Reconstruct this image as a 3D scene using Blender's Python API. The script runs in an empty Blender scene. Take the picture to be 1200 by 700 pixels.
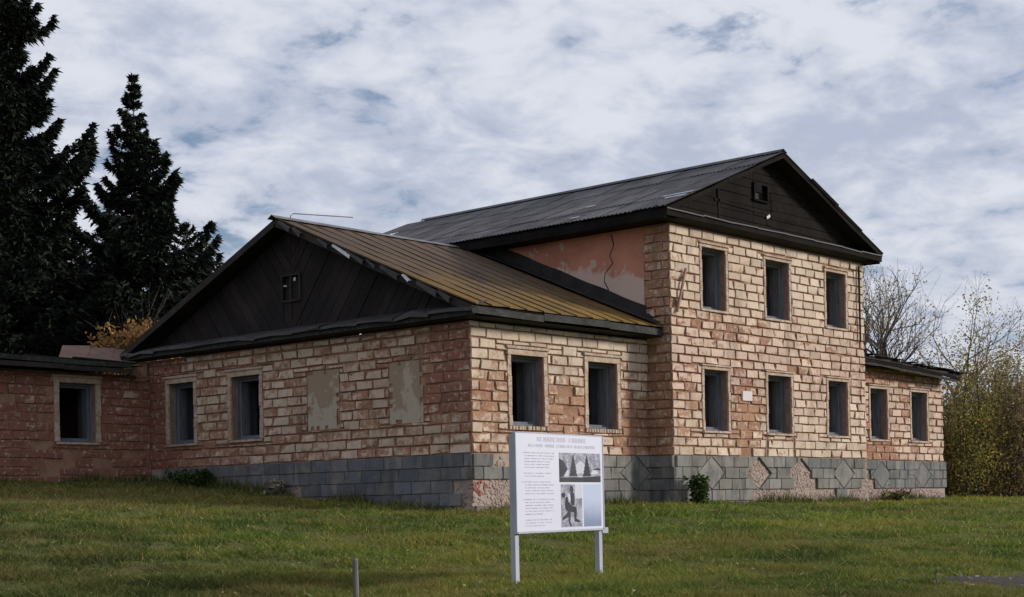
import bpy, math, random
import numpy as np
from mathutils import Matrix, Vector
random.seed(7); rng = np.random.default_rng(7)
sc = bpy.context.scene; COL = sc.collection

# ------------------------------------------------------------------ camera
YAW, PITCH, ROLL, FPX = 0.8492, 0.0041, 0.0205, 1806.9
CAM = Vector((-24.651, -22.914, -1.167))
cd = bpy.data.cameras.new('camera'); cam = bpy.data.objects.new('camera', cd); COL.objects.link(cam)
cd.sensor_width = 36; cd.lens = FPX / 1200 * 36
cd.shift_x = (600 - 604.0) / 1200; cd.shift_y = (585.45 - 350) / 1200
cd.clip_start = 0.1; cd.clip_end = 8000
cam.matrix_world = Matrix.Translation(CAM) @ Matrix.Rotation(-YAW, 4, 'Z') @ Matrix.Rotation(math.pi / 2 + PITCH, 4, 'X') @ Matrix.Rotation(-ROLL, 4, 'Z')
sc.camera = cam
FW = np.array([math.sin(YAW), math.cos(YAW), 0]); RT = np.array([math.cos(YAW), -math.sin(YAW), 0])
CAMN = np.array(CAM)

# ------------------------------------------------------------------ light
SUN_EL = math.radians(19); SUN_AZ = math.radians(129)        # clockwise from +Y
sd = bpy.data.lights.new('sun', 'SUN'); sd.energy = 4.0; sd.angle = math.radians(9); sd.color = (1, .945, .87)
sun = bpy.data.objects.new('sun', sd); COL.objects.link(sun)
sdir = Vector((math.sin(SUN_AZ) * math.cos(SUN_EL), math.cos(SUN_AZ) * math.cos(SUN_EL), math.sin(SUN_EL)))
sun.rotation_euler = sdir.to_track_quat('Z', 'Y').to_euler()
sc.view_settings.view_transform = 'Standard'; sc.view_settings.look = 'None'
sc.view_settings.exposure = 0.0; sc.view_settings.gamma = 1


class NT:
    """tiny node-tree writer"""
    def __init__(s, nt): s.nt = nt; s.n = nt.nodes; s.l = nt.links; s.n.clear()
    def node(s, t, **k):
        n = s.n.new(t)
        for a, v in k.items(): setattr(n, a, v)
        return n
    def set(s, sock, v):
        if isinstance(v, bpy.types.NodeSocket): s.l.new(v, sock)
        elif v is not None:
            if isinstance(v, (tuple, list)) and len(v) == 3 and sock.type == 'RGBA': v = (*v, 1)
            sock.default_value = v
    def math(s, op, a, b=None, c=None, clamp=False):
        n = s.node('ShaderNodeMath', operation=op, use_clamp=clamp)
        for i, v in enumerate((a, b, c)):
            if v is not None: s.set(n.inputs[i], v)
        return n.outputs[0]
    def noise(s, vec, scale, detail=4, rough=.55, dist=0, col=False):
        n = s.node('ShaderNodeTexNoise'); s.set(n.inputs['Vector'], vec); n.inputs['Scale'].default_value = scale
        n.inputs['Detail'].default_value = detail; n.inputs['Roughness'].default_value = rough; n.inputs['Distortion'].default_value = dist
        return n.outputs['Color' if col else 'Fac']
    def mix(s, f, a, b, blend='MIX'):
        n = s.node('ShaderNodeMix', data_type='RGBA', blend_type=blend)
        s.set(n.inputs[0], f); s.set(n.inputs[6], a); s.set(n.inputs[7], b); return n.outputs[2]
    def step(s, v, lo, hi):
        n = s.node('ShaderNodeMapRange', interpolation_type='SMOOTHSTEP'); s.set(n.inputs[0], v)
        n.inputs[1].default_value = lo; n.inputs[2].default_value = hi; return n.outputs[0]
    def pos(s): return s.node('ShaderNodeNewGeometry').outputs['Position']
    def scalev(s, v, sc_):
        n = s.node('ShaderNodeVectorMath', operation='MULTIPLY'); s.set(n.inputs[0], v); n.inputs[1].default_value = sc_; return n.outputs[0]
    def sep(s, v): n = s.node('ShaderNodeSeparateXYZ'); s.set(n.inputs[0], v); return n.outputs
    def attr(s, name):
        n = s.node('ShaderNodeAttribute', attribute_name=name); return n
    def bump(s, h, strength=.4, dist=.02):
        n = s.node('ShaderNodeBump'); s.set(n.inputs['Height'], h); n.inputs['Strength'].default_value = strength; n.inputs['Distance'].default_value = dist
        return n.outputs[0]
    def out(s, color, rough=.9, normal=None, spec=.25, metal=0, trans=None):
        b = s.node('ShaderNodeBsdfPrincipled'); s.set(b.inputs['Base Color'], color); s.set(b.inputs['Roughness'], rough)
        b.inputs['Specular IOR Level'].default_value = spec; b.inputs['Metallic'].default_value = metal
        if normal is not None: s.set(b.inputs['Normal'], normal)
        sh = b.outputs[0]
        if trans:
            t = s.node('ShaderNodeBsdfTranslucent'); s.set(t.inputs[0], color)
            m = s.node('ShaderNodeMixShader'); m.inputs[0].default_value = trans
            s.l.new(sh, m.inputs[1]); s.l.new(t.outputs[0], m.inputs[2]); sh = m.outputs[0]
        o = s.node('ShaderNodeOutputMaterial'); s.l.new(sh, o.inputs[0])


# ------------------------------------------------------------------ sky
world = bpy.data.worlds.new('World'); sc.world = world; world.use_nodes = True
w = NT(world.node_tree)
sky = w.node('ShaderNodeTexSky', sky_type='NISHITA', sun_disc=False); sky.sun_elevation = SUN_EL; sky.sun_rotation = SUN_AZ
sky.air_density = 1.0; sky.dust_density = .6; sky.ozone_density = 2
d = w.node('ShaderNodeTexCoord').outputs['Generated']
dx, dy, dz = w.sep(d)
zz = w.math('ADD', w.math('MAXIMUM', dz, 0.0), 0.27)
cv = w.node('ShaderNodeCombineXYZ'); w.set(cv.inputs[0], w.math('DIVIDE', dx, zz)); w.set(cv.inputs[1], w.math('DIVIDE', dy, zz))
cvec = cv.outputs[0]
n_big = w.noise(cvec, 2.0, 4, .55, .3)
n_mid = w.noise(cvec, 9.0, 6, .55, .3)
n_fin = w.noise(cvec, 21, 5, .6, .4)
cov = w.math('ADD', w.math('MULTIPLY', n_big, .5), w.math('ADD', w.math('MULTIPLY', n_mid, .8), w.math('MULTIPLY', n_fin, .22)))
cover = w.step(cov, .535, .68)
lum = w.step(w.math('ADD', w.math('MULTIPLY', n_mid, .75), w.math('ADD', w.math('MULTIPLY', n_fin, .25), w.math('MULTIPLY', w.noise(cvec, 1.6, 3, .5), .5))), .60, .90)
cloud = w.mix(lum, (4.7, 5.2, 6.5), (7.5, 7.75, 8.5))
hz = w.step(dz, .0, .26)
cloud = w.mix(w.math('MULTIPLY', w.math('SUBTRACT', 1.0, hz), .35), cloud, (6.9, 7.1, 7.6))
blue = w.mix(.45, sky.outputs[0], (2.6, 3.5, 5.2))
skyc = w.mix(w.math('MULTIPLY', cover, .95), blue, cloud)
bg = w.node('ShaderNodeBackground'); w.set(bg.inputs[0], skyc); bg.inputs[1].default_value = .1
wo = w.node('ShaderNodeOutputWorld'); w.l.new(bg.outputs[0], wo.inputs[0])


# ------------------------------------------------------------------ materials
def material(name, fn):
    m = bpy.data.materials.new(name); m.use_nodes = True; fn(NT(m.node_tree)); return m

def m_block(t):
    p = t.pos(); a = t.attr('blk'); r, g, b = t.sep(a.outputs['Vector'])
    big = t.noise(p, .45, 3); mid = t.noise(p, 6.5, 8, .68); fine = t.noise(p, 30, 5, .7)
    base = t.mix(t.step(big, .35, .65), (.64, .53, .41), (.56, .44, .33))
    base = t.mix(b, base, (.56, .395, .31))
    base = t.mix(t.math('MULTIPLY', t.step(fine, .45, .75), .4), base, (.69, .62, .53))
    base = t.mix(t.math('MULTIPLY', t.step(t.noise(p, 11, 6, .7), .52, .72), .45), base, (.36, .26, .19))
    v = t.math('MULTIPLY_ADD', g, .24, .85)
    hsv = t.node('ShaderNodeHueSaturation'); t.set(hsv.inputs['Color'], base); t.set(hsv.inputs['Value'], v); base = hsv.outputs[0]
    dm = t.math('ADD', t.math('MULTIPLY', mid, .75), t.math('ADD', t.math('MULTIPLY', fine, .25), t.math('MULTIPLY_ADD', r, .66, -.33)))
    mask = t.step(dm, .43, .58)
    dam = t.mix(t.step(t.noise(p, 1.7, 3), .35, .65), (.42, .24, .13), (.29, .135, .085))
    dam = t.mix(t.step(fine, .35, .7), dam, (.30, .16, .10))
    dam = t.mix(t.step(b, .25, .95), dam, (.235, .085, .058))
    white = t.math('MULTIPLY', t.step(t.noise(p, 8.5, 7, .72, .4), .55, .63), t.step(r, .38, .75))      # lime still clinging to the stripped brick
    dam = t.mix(t.math('MULTIPLY', white, .75), dam, (.62, .55, .48))
    c = t.mix(t.math('MULTIPLY', mask, .92), base, dam)
    pit = t.step(t.noise(p, 19, 4, .75, .6), .60, .70)
    c = t.mix(t.math('MULTIPLY', pit, .6), c, (.22, .12, .08))
    soot = t.step(t.noise(t.scalev(p, (1.3, 1.3, .35)), 1.6, 6, .65), .48, .76)
    c = t.mix(t.math('MULTIPLY', soot, .55), c, (.15, .10, .07))
    h = t.math('ADD', t.math('MULTIPLY', mid, .6), t.math('MULTIPLY', fine, .4))
    h = t.math('SUBTRACT', h, t.math('MULTIPLY_ADD', mask, .35, t.math('MULTIPLY', pit, .35)))
    t.out(c, .93, t.bump(h, .85, .035), .1)
M_BLOCK = material('facing_block_plaster', m_block)

def m_backing(t):
    p = t.pos(); n = t.noise(p, 3, 6, .6); f = t.noise(p, 22, 5, .6)
    c = t.mix(t.step(n, .35, .65), (.23, .115, .072), (.33, .20, .13))
    c = t.mix(t.math('MULTIPLY', t.step(f, .5, .75), .7), c, (.44, .34, .26))
    t.out(c, .95, t.bump(f, .7, .02), .1)
M_BACK = material('old_red_brick', m_backing)

def m_plinth(t):
    p = t.pos(); a = t.attr('blk'); r, g, b = t.sep(a.outputs['Vector'])
    n = t.noise(p, 1.6, 6, .6); f = t.noise(p, 24, 5, .6); k = t.noise(t.scalev(p, (1, 1, .5)), 4, 5, .6)
    c = t.mix(t.step(n, .3, .7), (.165, .160, .142), (.25, .235, .205))
    c = t.mix(b, c, (.105, .12, .15))
    c = t.mix(t.math('MULTIPLY', t.step(f, .5, .75), .4), c, (.33, .30, .26))
    c = t.mix(t.math('MULTIPLY', t.step(k, .48, .72), .6), c, (.085, .085, .08))
    low = t.math('MULTIPLY', t.step(t.noise(p, 3.1, 6, .68, .5), .50, .62), .45)
    c = t.mix(low, c, (.27, .225, .185))
    c = t.mix(t.math('MULTIPLY', t.step(t.noise(t.scalev(p, (1.2, 1.2, .3)), 2.3, 5, .65), .5, .66), .55), c, (.07, .07, .062))
    hsv = t.node('ShaderNodeHueSaturation'); t.set(hsv.inputs['Color'], c); t.set(hsv.inputs['Value'], t.math('MULTIPLY_ADD', g, .4, .75))
    t.out(hsv.outputs[0], .92, t.bump(t.math('ADD', f, n), .5, .02), .15)
M_PLINTH = material('grey_cement_block', m_plinth)

def m_rubble(t):
    p = t.pos(); a = t.attr('blk'); r, g, b = t.sep(a.outputs['Vector'])
    n = t.noise(p, 9, 5, .6); f = t.noise(p, 40, 4, .6)
    c = t.mix(t.math('MULTIPLY_ADD', g, .5, t.math('MULTIPLY', n, .5)), (.43, .34, .29), (.30, .225, .19))
    c = t.mix(t.math('MULTIPLY', t.step(f, .45, .7), .6), c, (.48, .40, .34))
    c = t.mix(t.math('MULTIPLY', t.step(t.noise(p, 2.2, 5, .65), .45, .7), .55), c, (.19, .16, .14))
    c = t.mix(r, c, (.27, .075, .05))
    t.out(c, .95, t.bump(t.math('ADD', f, n), .7, .03), .1)
M_RUBBLE = material('pale_rubble_stone', m_rubble)

def m_pink(t):
    p = t.pos(); x, y, z = t.sep(p)
    n = t.noise(p, 1.1, 5, .6); m = t.noise(p, 3.5, 6, .65); f = t.noise(p, 20, 5, .6)
    c = t.mix(t.step(n, .35, .7), (.50, .22, .145), (.38, .155, .10))
    c = t.mix(t.math('MULTIPLY', t.step(f, .45, .7), .3), c, (.56, .34, .26))
    low = t.math('SUBTRACT', z, t.math('MULTIPLY_ADD', y, .16, 4.62))      # pale lower band where the paint has come off
    pl = t.step(t.math('SUBTRACT', t.math('MULTIPLY', m, 1.1), t.math('MULTIPLY', low, 1.0)), .50, .72)
    c = t.mix(t.math('MULTIPLY', pl, .8), c, (.56, .46, .40))
    sp = t.step(t.noise(p, 1.9, 3, .5), .66, .69)
    c = t.mix(t.math('MULTIPLY', sp, .8), c, (.50, .40, .32))
    t.out(c, .93, t.bump(t.math('ADD', m, f), .4, .02), .1)
M_PINK = material('faded_pink_plaster', m_pink)

def simple(name, c1, c2, s1=3, s2=20, rough=.9, c3=None, bumpd=.01, spec=.2, stretch=(1, 1, 1), bs=.4, thr=(.55, .75)):
    def fn(t):
        p = t.scalev(t.pos(), stretch); n = t.noise(p, s1, 6, .6); f = t.noise(p, s2, 5, .6)
        c = t.mix(t.step(n, .35, .65), c1, c2)
        if c3: c = t.mix(t.step(f, *thr), c, c3)
        t.out(c, rough, t.bump(t.math('ADD', n, f), bs, bumpd), spec)
    return material(name, fn)
M_NICHE = simple('niche_plaster', (.30, .225, .165), (.34, .27, .205), 1.2, 14, .95, (.25, .18, .13))
def m_niche(t):
    p = t.pos(); x, y, z = t.sep(p); n = t.noise(p, 2.4, 6, .6, .3); f = t.noise(p, 18, 5, .6)
    pale = t.step(t.math('SUBTRACT', n, t.math('MULTIPLY', t.math('SUBTRACT', z, 1.35), .16)), .47, .53)
    c = t.mix(pale, (.315, .235, .17), (.43, .355, .285))
    c = t.mix(t.math('MULTIPLY', t.step(f, .5, .75), .3), c, (.22, .16, .12))
    t.out(c, .95, t.bump(t.math('ADD', n, f), .4, .02), .1)
M_NICHE = material('niche_plaster_patchy', m_niche)
M_LIME = simple('lime_surround', (.52, .43, .345), (.39, .28, .21), 4, 18, .93, (.28, .18, .12), .02, .1, (1, 1, 1), .7, (.48, .68))
M_REVEAL = simple('reveal_brick', (.24, .145, .11), (.31, .21, .16), 4, 20, .95, (.18, .085, .06), .015)
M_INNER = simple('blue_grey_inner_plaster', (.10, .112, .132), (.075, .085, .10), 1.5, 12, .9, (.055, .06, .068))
M_FRAME = simple('weathered_frame_wood', (.17, .18, .20), (.105, .112, .128), 3, 14, .85, (.08, .078, .078), .01, .2, (6, 6, .6))
M_DARKWOOD = simple('dark_weathered_board', (.026, .022, .020), (.044, .036, .032), 2, 9, .9, (.065, .055, .05), .01, .15, (1, 1, 1))
M_FASCIA = simple('grey_fascia_board', (.042, .043, .040), (.024, .024, .023), 1.6, 12, .9, (.07, .066, .058), .01, .2, (1, 1, 1), .5, (.48, .7))
M_TIN = simple('torn_grey_tin', (.16, .16, .17), (.09, .085, .085), 2, 12, .6, (.12, .08, .06), .01, .4)
M_PALETIN = simple('pale_torn_edge', (.55, .55, .56), (.40, .40, .42), 4, 18, .7)
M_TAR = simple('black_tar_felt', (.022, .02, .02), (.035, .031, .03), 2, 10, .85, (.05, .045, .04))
M_BLACKBOARD = simple('blackened_board', (.010, .0085, .008), (.016, .0135, .012), 1.5, 12, .95, (.026, .022, .02), .01, .05)
M_DARKTIN = simple('dark_skirt_tin', (.045, .042, .042), (.03, .028, .028), 2, 12, .7, (.07, .06, .05), .01, .3)
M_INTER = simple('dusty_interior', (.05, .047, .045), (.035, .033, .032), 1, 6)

def m_lichen(t):
    p = t.pos(); x, y, z = t.sep(p); a = t.attr('blk'); r, g, b = t.sep(a.outputs['Vector'])
    n = t.noise(p, 1.1, 6, .62); m = t.noise(p, 5, 6, .65); f = t.noise(p, 28, 5, .6)
    rust = t.mix(t.step(m, .35, .65), (.072, .049, .036), (.11, .07, .044))
    moss = t.mix(t.step(f, .35, .65), (.145, .082, .017), (.20, .118, .026))
    up = t.math('MULTIPLY_ADD', z, -.26, 1.22)
    k = t.step(t.math('ADD', t.math('MULTIPLY', n, .8), t.math('ADD', up, t.math('MULTIPLY_ADD', m, .9, -.72))), .05, .60)
    c = t.mix(k, rust, moss)
    c = t.mix(t.math('MULTIPLY', t.step(m, .48, .68), .6), c, (.06, .045, .034))
    hsv = t.node('ShaderNodeHueSaturation'); t.set(hsv.inputs['Color'], c); t.set(hsv.inputs['Value'], t.math('MULTIPLY_ADD', g, .35, .85))
    t.out(hsv.outputs[0], .85, t.bump(t.math('ADD', m, f), .5, .015), .2)
M_LICHEN = material('lichen_covered_roof_sheet', m_lichen)

def m_slate(t):
    p = t.pos(); a = t.attr('blk'); r, g, b = t.sep(a.outputs['Vector'])
    n = t.noise(p, 1.4, 6, .62); f = t.noise(p, 18, 6, .65)
    c = t.mix(t.step(n, .35, .65), (.135, .13, .135), (.085, .082, .088))
    c = t.mix(t.math('MULTIPLY', t.step(f, .5, .7), .5), c, (.20, .19, .185))
    c = t.mix(t.math('MULTIPLY', t.step(t.noise(p, 3.2, 5, .6), .55, .72), .5), c, (.075, .06, .045))
    hsv = t.node('ShaderNodeHueSaturation'); t.set(hsv.inputs['Color'], c); t.set(hsv.inputs['Value'], t.math('MULTIPLY_ADD', g, .45, .8))
    t.out(hsv.outputs[0], .9, t.bump(f, .4, .01), .2)
M_SLATE = material('grey_corrugated_sheet', m_slate)
M_RUSTROOF = simple('brown_rusty_roof', (.10, .058, .043), (.06, .042, .036), 2.5, 14, .85, (.14, .09, .065))

def m_vcol(rough=.9, trans=None, spec=.15):
    def fn(t):
        a = t.attr('blk'); t.out(a.outputs['Color'], rough, None, spec, 0, trans)
    return fn
M_LEAF = material('leaf', m_vcol(.8, .35))
M_GRASS = material('grass_blade', m_vcol(.8, .3))
M_NEEDLE = material('spruce_needles', m_vcol(.9))
M_BARK = simple('grey_brown_bark', (.085, .07, .062), (.055, .045, .039), 6, 25, .95, (.13, .115, .10))

def m_ground(t):
    p = t.pos(); n = t.noise(p, .35, 5, .6); m = t.noise(p, 2.2, 6, .62); f = t.noise(p, 14, 6, .68); fi = t.noise(p, 60, 4, .7)
    c = t.mix(t.step(n, .35, .65), (.085, .100, .028), (.125, .115, .038))
    c = t.mix(t.math('MULTIPLY', t.step(m, .5, .72), .7), c, (.135, .100, .045))
    c = t.mix(t.math('MULTIPLY', t.step(f, .48, .7), .6), c, (.05, .06, .018))
    c = t.mix(t.math('MULTIPLY', t.step(fi, .58, .75), .5), c, (.20, .17, .08))
    t.out(c, .95, t.bump(t.math('ADD', f, m), .8, .08), .1)
M_GROUND = material('meadow_soil', m_ground)
M_DIRT = simple('bare_earth', (.05, .038, .03), (.034, .027, .022), 3, 20, .95, (.08, .065, .05), .03)
M_STEEL = simple('grey_painted_steel', (.36, .37, .42), (.31, .32, .37), 2, 12, .55, None, .003, .4, (1, 1, 1), .15)
M_PANEL = simple('white_print_panel', (.55, .56, .65), (.52, .53, .63), .8, 6, .5, None, .002, .4, (1, 1, 1), .1)
M_INK = simple('grey_print_ink', (.40, .40, .48), (.44, .44, .53), 3, 30, .6)
M_INKDARK = simple('dark_print_ink', (.018, .018, .028), (.04, .04, .052), 3, 30, .6)
M_INKMID = simple('mid_grey_print_ink', (.17, .17, .21), (.38, .38, .45), 9, 45, .6, (.12, .12, .15), .001, .2, (1, 1, 1), .1, (.52, .62))
M_INKPALE = simple('pale_print_ink', (.52, .52, .60), (.46, .46, .53), 6, 40, .6)
def m_bluepage(t):
    x, y, z = t.sep(t.pos()); n = t.noise(t.pos(), 5, 4)
    k = t.step(t.math('ADD', z, t.math('MULTIPLY', n, .15)), -1.42, -1.0)
    t.out(t.mix(k, (.16, .20, .31), (.40, .46, .60)), .6)
M_BLUEPAGE = material('bluish_photo_print', m_bluepage)
M_POST = simple('grey_weathered_post', (.17, .155, .145), (.12, .11, .10), 4, 20, .9, None, .01, .2, (3, 3, .5))
M_WHITE = simple('white_plaque', (.62, .54, .52), (.56, .50, .48), 5, 20, .7)


# ------------------------------------------------------------------ mesh helpers
class MB:
    def __init__(s): s.v = []; s.f = []; s.c = []
    def poly(s, pts, col=(0, .5, 0)):
        i = len(s.v); s.v += [tuple(p) for p in pts]; s.c += [col] * len(pts); s.f.append(tuple(range(i, i + len(pts))))
    def faces(s, pts, fs, col=(0, .5, 0)):
        i = len(s.v); s.v += [tuple(p) for p in pts]; s.c += [col] * len(pts); s.f += [tuple(i + k for k in f) for f in fs]
    def box(s, a, b, col=(0, .5, 0)):
        x0, y0, z0 = a; x1, y1, z1 = b
        s.faces([(x0, y0, z0), (x1, y0, z0), (x1, y1, z0), (x0, y1, z0), (x0, y0, z1), (x1, y0, z1), (x1, y1, z1), (x0, y1, z1)],
                [(3, 2, 1, 0), (4, 5, 6, 7), (0, 1, 5, 4), (1, 2, 6, 5), (2, 3, 7, 6), (3, 0, 4, 7)], col)
    def beam(s, p, q, wd, ht, up=(0, 0, 1), col=(0, .5, 0), jit=0):
        p, q, up = map(lambda k: np.array(k, float), (p, q, up)); ax = q - p; ax /= np.linalg.norm(ax)
        si = np.cross(ax, up); si /= np.linalg.norm(si); u = np.cross(si, ax)
        pts = []
        for e in (p, q):
            for a, b in ((-1, -1), (1, -1), (1, 1), (-1, 1)):
                pts.append(e + si * a * wd / 2 + u * b * ht / 2 + (rng.normal(0, jit, 3) if jit else 0))
        s.faces(pts, [(0, 1, 2, 3), (7, 6, 5, 4), (0, 4, 5, 1), (1, 5, 6, 2), (2, 6, 7, 3), (3, 7, 4, 0)], col)
    def tube(s, pts, rad, n=5, col=(0, .5, 0)):
        pts = [np.array(p, float) for p in pts]; i0 = len(s.v)
        for k, p in enumerate(pts):
            a = pts[min(k + 1, len(pts) - 1)] - pts[max(k - 1, 0)]; a /= (np.linalg.norm(a) + 1e-9)
            h = np.array([1, 0, 0]) if abs(a[0]) < .8 else np.array([0, 1, 0])
            u = np.cross(a, h); u /= np.linalg.norm(u); v = np.cross(a, u)
            for j in range(n):
                t = 2 * math.pi * j / n; s.v.append(tuple(p + rad[k] * (u * math.cos(t) + v * math.sin(t)))); s.c.append(col)
        for k in range(len(pts) - 1):
            for j in range(n):
                a = i0 + k * n + j; b = i0 + k * n + (j + 1) % n; s.f.append((a, b, b + n, a + n))
        s.f.append(tuple(i0 + j for j in range(n))[::-1]); s.f.append(tuple(i0 + (len(pts) - 1) * n + j for j in range(n)))
    def extend(s, o):
        i = len(s.v); s.v += o.v; s.c += o.c; s.f += [tuple(k + i for k in f) for f in o.f]
    def build(s, name, mat, parent=None, smooth=False, kind=None):
        me = bpy.data.meshes.new(name); me.from_pydata(s.v, [], s.f)
        return link(name, me, mat, parent, np.array(s.c, np.float32), smooth, kind)

WLOC = {}
def link(name, me, mat, parent=None, cols=None, smooth=False, kind=None):
    me.materials.append(mat)
    if cols is not None and len(cols):
        at = me.attributes.new('blk', 'FLOAT_COLOR', 'POINT')
        c4 = np.ones((len(cols), 4), np.float32); c4[:, :3] = cols; at.data.foreach_set('color', c4.ravel())
    if smooth: me.polygons.foreach_set('use_smooth', np.ones(len(me.polygons), bool))
    o = bpy.data.objects.new(name, me); COL.objects.link(o); adopt(o, parent)
    if kind: o['kind'] = kind
    return o
def adopt(o, parent):
    if parent is not None:
        o.parent = parent; l = WLOC.get(parent.name, Vector((0, 0, 0))); o.matrix_parent_inverse = Matrix.Translation(-l)
def empty(name, loc, label, cat, group=None):
    o = bpy.data.objects.new(name, None); o.empty_display_size = .2; COL.objects.link(o); o.location = loc
    WLOC[o.name] = Vector(loc); tag(o, label, cat, group); return o
def tag(o, label, cat, group=None):
    o['label'] = label; o['category'] = cat
    if group: o['group'] = group

def fast_mesh(name, verts, nper, cols, mat, parent=None, kind=None, quads=False):
    """verts (n*nper,3): independent triangles or quads"""
    n = len(verts) // nper; me = bpy.data.meshes.new(name)
    me.vertices.add(len(verts)); me.vertices.foreach_set('co', np.asarray(verts, np.float32).ravel())
    me.loops.add(len(verts)); me.loops.foreach_set('vertex_index', np.arange(len(verts), dtype=np.int32))
    me.polygons.add(n); me.polygons.foreach_set('loop_start', np.arange(0, len(verts), nper, dtype=np.int32))
    me.update(calc_edges=True)
    return link(name, me, mat, parent, np.asarray(cols, np.float32), False, kind)

# ------------------------------------------------------------------ terrain
CTRL = [(0, 0, -1.27), (6.5, -.8, -1.2), (16, -.8, -1.28), (22.7, 0, -1.22), (0, 1.43, -1.2), (0, 4.26, -.97), (0, 8.08, -.62), (0, 11.6, -.3), (-4.5, 11.7, -.32), (-12, 11.7, -.3),
        (-9.64, -9.7, -2.19), (-7.49, -9.42, -2.21), (-24.65, -22.9, -2.75), (30.8, 4.85, -1.07), (33.5, 1.9, -1.17), (-10.5, -9.3, -2.21), (-5, -14, -2.32), (-16, -6, -2.2), (12, -10, -1.75), (25, -8, -1.45),
        (-3, -4, -1.6), (8, -4, -1.43), (10, 28, .2), (8, 31, .2), (-15, 3, -1.2)]
for k in range(12):
    a = 2 * math.pi * k / 12; dv = math.cos(a) * FW[0] + math.sin(a) * FW[1]
    CTRL.append((80 * math.cos(a), 80 * math.sin(a), -1.6 + .9 * dv)); CTRL.append((300 * math.cos(a), 300 * math.sin(a), -1.6 + 1.2 * dv))
CT = np.array(CTRL, float)
def tps_k(r2): return np.where(r2 > 1e-9, .5 * r2 * np.log(np.maximum(r2, 1e-9)), 0)
_n = len(CT); _K = tps_k(((CT[:, None, :2] - CT[None, :, :2]) ** 2).sum(-1)) + np.eye(_n) * .8
_P = np.c_[np.ones(_n), CT[:, :2]]; _A = np.block([[_K, _P], [_P.T, np.zeros((3, 3))]])
_W = np.linalg.solve(_A, np.r_[CT[:, 2], 0, 0, 0])
def ground(X, Y):
    X = np.asarray(X, float); Y = np.asarray(Y, float); sh = X.shape; X = X.ravel(); Y = Y.ravel()
    r = np.hypot(X, Y); k = np.minimum(1, 300 / np.maximum(r, 1e-6)); x = X * k; y = Y * k
    z = _W[_n] + _W[_n + 1] * x + _W[_n + 2] * y
    for i in range(_n): z = z + _W[i] * tps_k((x - CT[i, 0]) ** 2 + (y - CT[i, 1]) ** 2)
    far = np.clip(1 - r / 120, 0, 1)
    z = z + far * (.025 * np.sin(1.9 * X + .7 * Y) * np.sin(1.3 * Y - .5 * X + 1) + .018 * np.sin(4.1 * X - 2.2 * Y) * np.sin(3.3 * Y + 1.7 * X))
    return z.reshape(sh)
def gz(x, y): return float(ground(np.array([x]), np.array([y]))[0])

ax_ = np.r_[-np.geomspace(3000, 32, 24), np.arange(-30, 42.1, .4), np.geomspace(44, 3000, 24)]
GX, GY = np.meshgrid(ax_, ax_, indexing='ij'); GZ = ground(GX, GY); N = len(ax_)
me = bpy.data.meshes.new('meadow'); idx = np.arange(N * N).reshape(N, N)
quad = np.stack([idx[:-1, :-1], idx[1:, :-1], idx[1:, 1:], idx[:-1, 1:]], -1).reshape(-1, 4)
me.from_pydata(np.stack([GX, GY, GZ], -1).reshape(-1, 3).tolist(), [], quad.tolist())
mo = link('meadow', me, M_GROUND, smooth=True); mo['kind'] = 'structure'

# ------------------------------------------------------------------ the building
BX0, BX1, PR = 6.49, 16.15, .73           # two-storey block, and how far it steps forward
REND, LEND = 22.68, 11.77
TW = .78
HOUSE = empty('derelict_brick_house', (0, 0, -1.27), 'long derelict pale brick house with empty windows, a two-storey block and low side wings', 'house')
CH, BL = .2290, .568

def frame3(o, dr, nr):
    o, dr, nr = (np.array(k, float) for k in (o, dr, nr))
    return lambda s, z, d=0.: o + dr * s + nr * d + np.array([0, 0, z])

def make_wall(F, L, z0, z1, openings, name='wall', t=TW, mat=M_BACK):
    ss = sorted({0, L, *[k for o in openings for k in o[:2]]}); zs = sorted({z0, z1, *[k for o in openings for k in o[2:4]]})
    m = MB()
    def hole(s, z): return any(o[0] < s < o[1] and o[2] < z < o[3] for o in openings)
    for a, b in zip(ss, ss[1:]):
        for c, e in zip(zs, zs[1:]):
            if hole((a + b) / 2, (c + e) / 2): continue
            m.poly([F(a, c), F(b, c), F(b, e), F(a, e)]); m.poly([F(a, e, -t), F(b, e, -t), F(b, c, -t), F(a, c, -t)])
    for (a, b, c, e) in [o[:4] for o in openings]:
        for p, q in (((a, c), (b, c)), ((b, c), (b, e)), ((b, e), (a, e)), ((a, e), (a, c))):
            m.poly([F(*p), F(*q), F(*q, -t), F(*p, -t)])
    for p, q in (((0, z0), (L, z0)), ((L, z0), (L, z1)), ((L, z1), (0, z1)), ((0, z1), (0, z0))):
        m.poly([F(*p, -t), F(*q, -t), F(*q), F(*p)])
    return m.build(name, mat, HOUSE)

def sub_rect(r, e):
    a, b, c, d_ = r; A, B, C, D = e
    if b <= A or a >= B or d_ <= C or c >= D: return [r]
    out = []
    if c < C: out.append((a, b, c, C))
    if d_ > D: out.append((a, b, D, d_))
    c2, d2 = max(c, C), min(d_, D)
    if a < A: out.append((a, A, c2, d2))
    if b > B: out.append((B, b, c2, d2))
    return out

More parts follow.
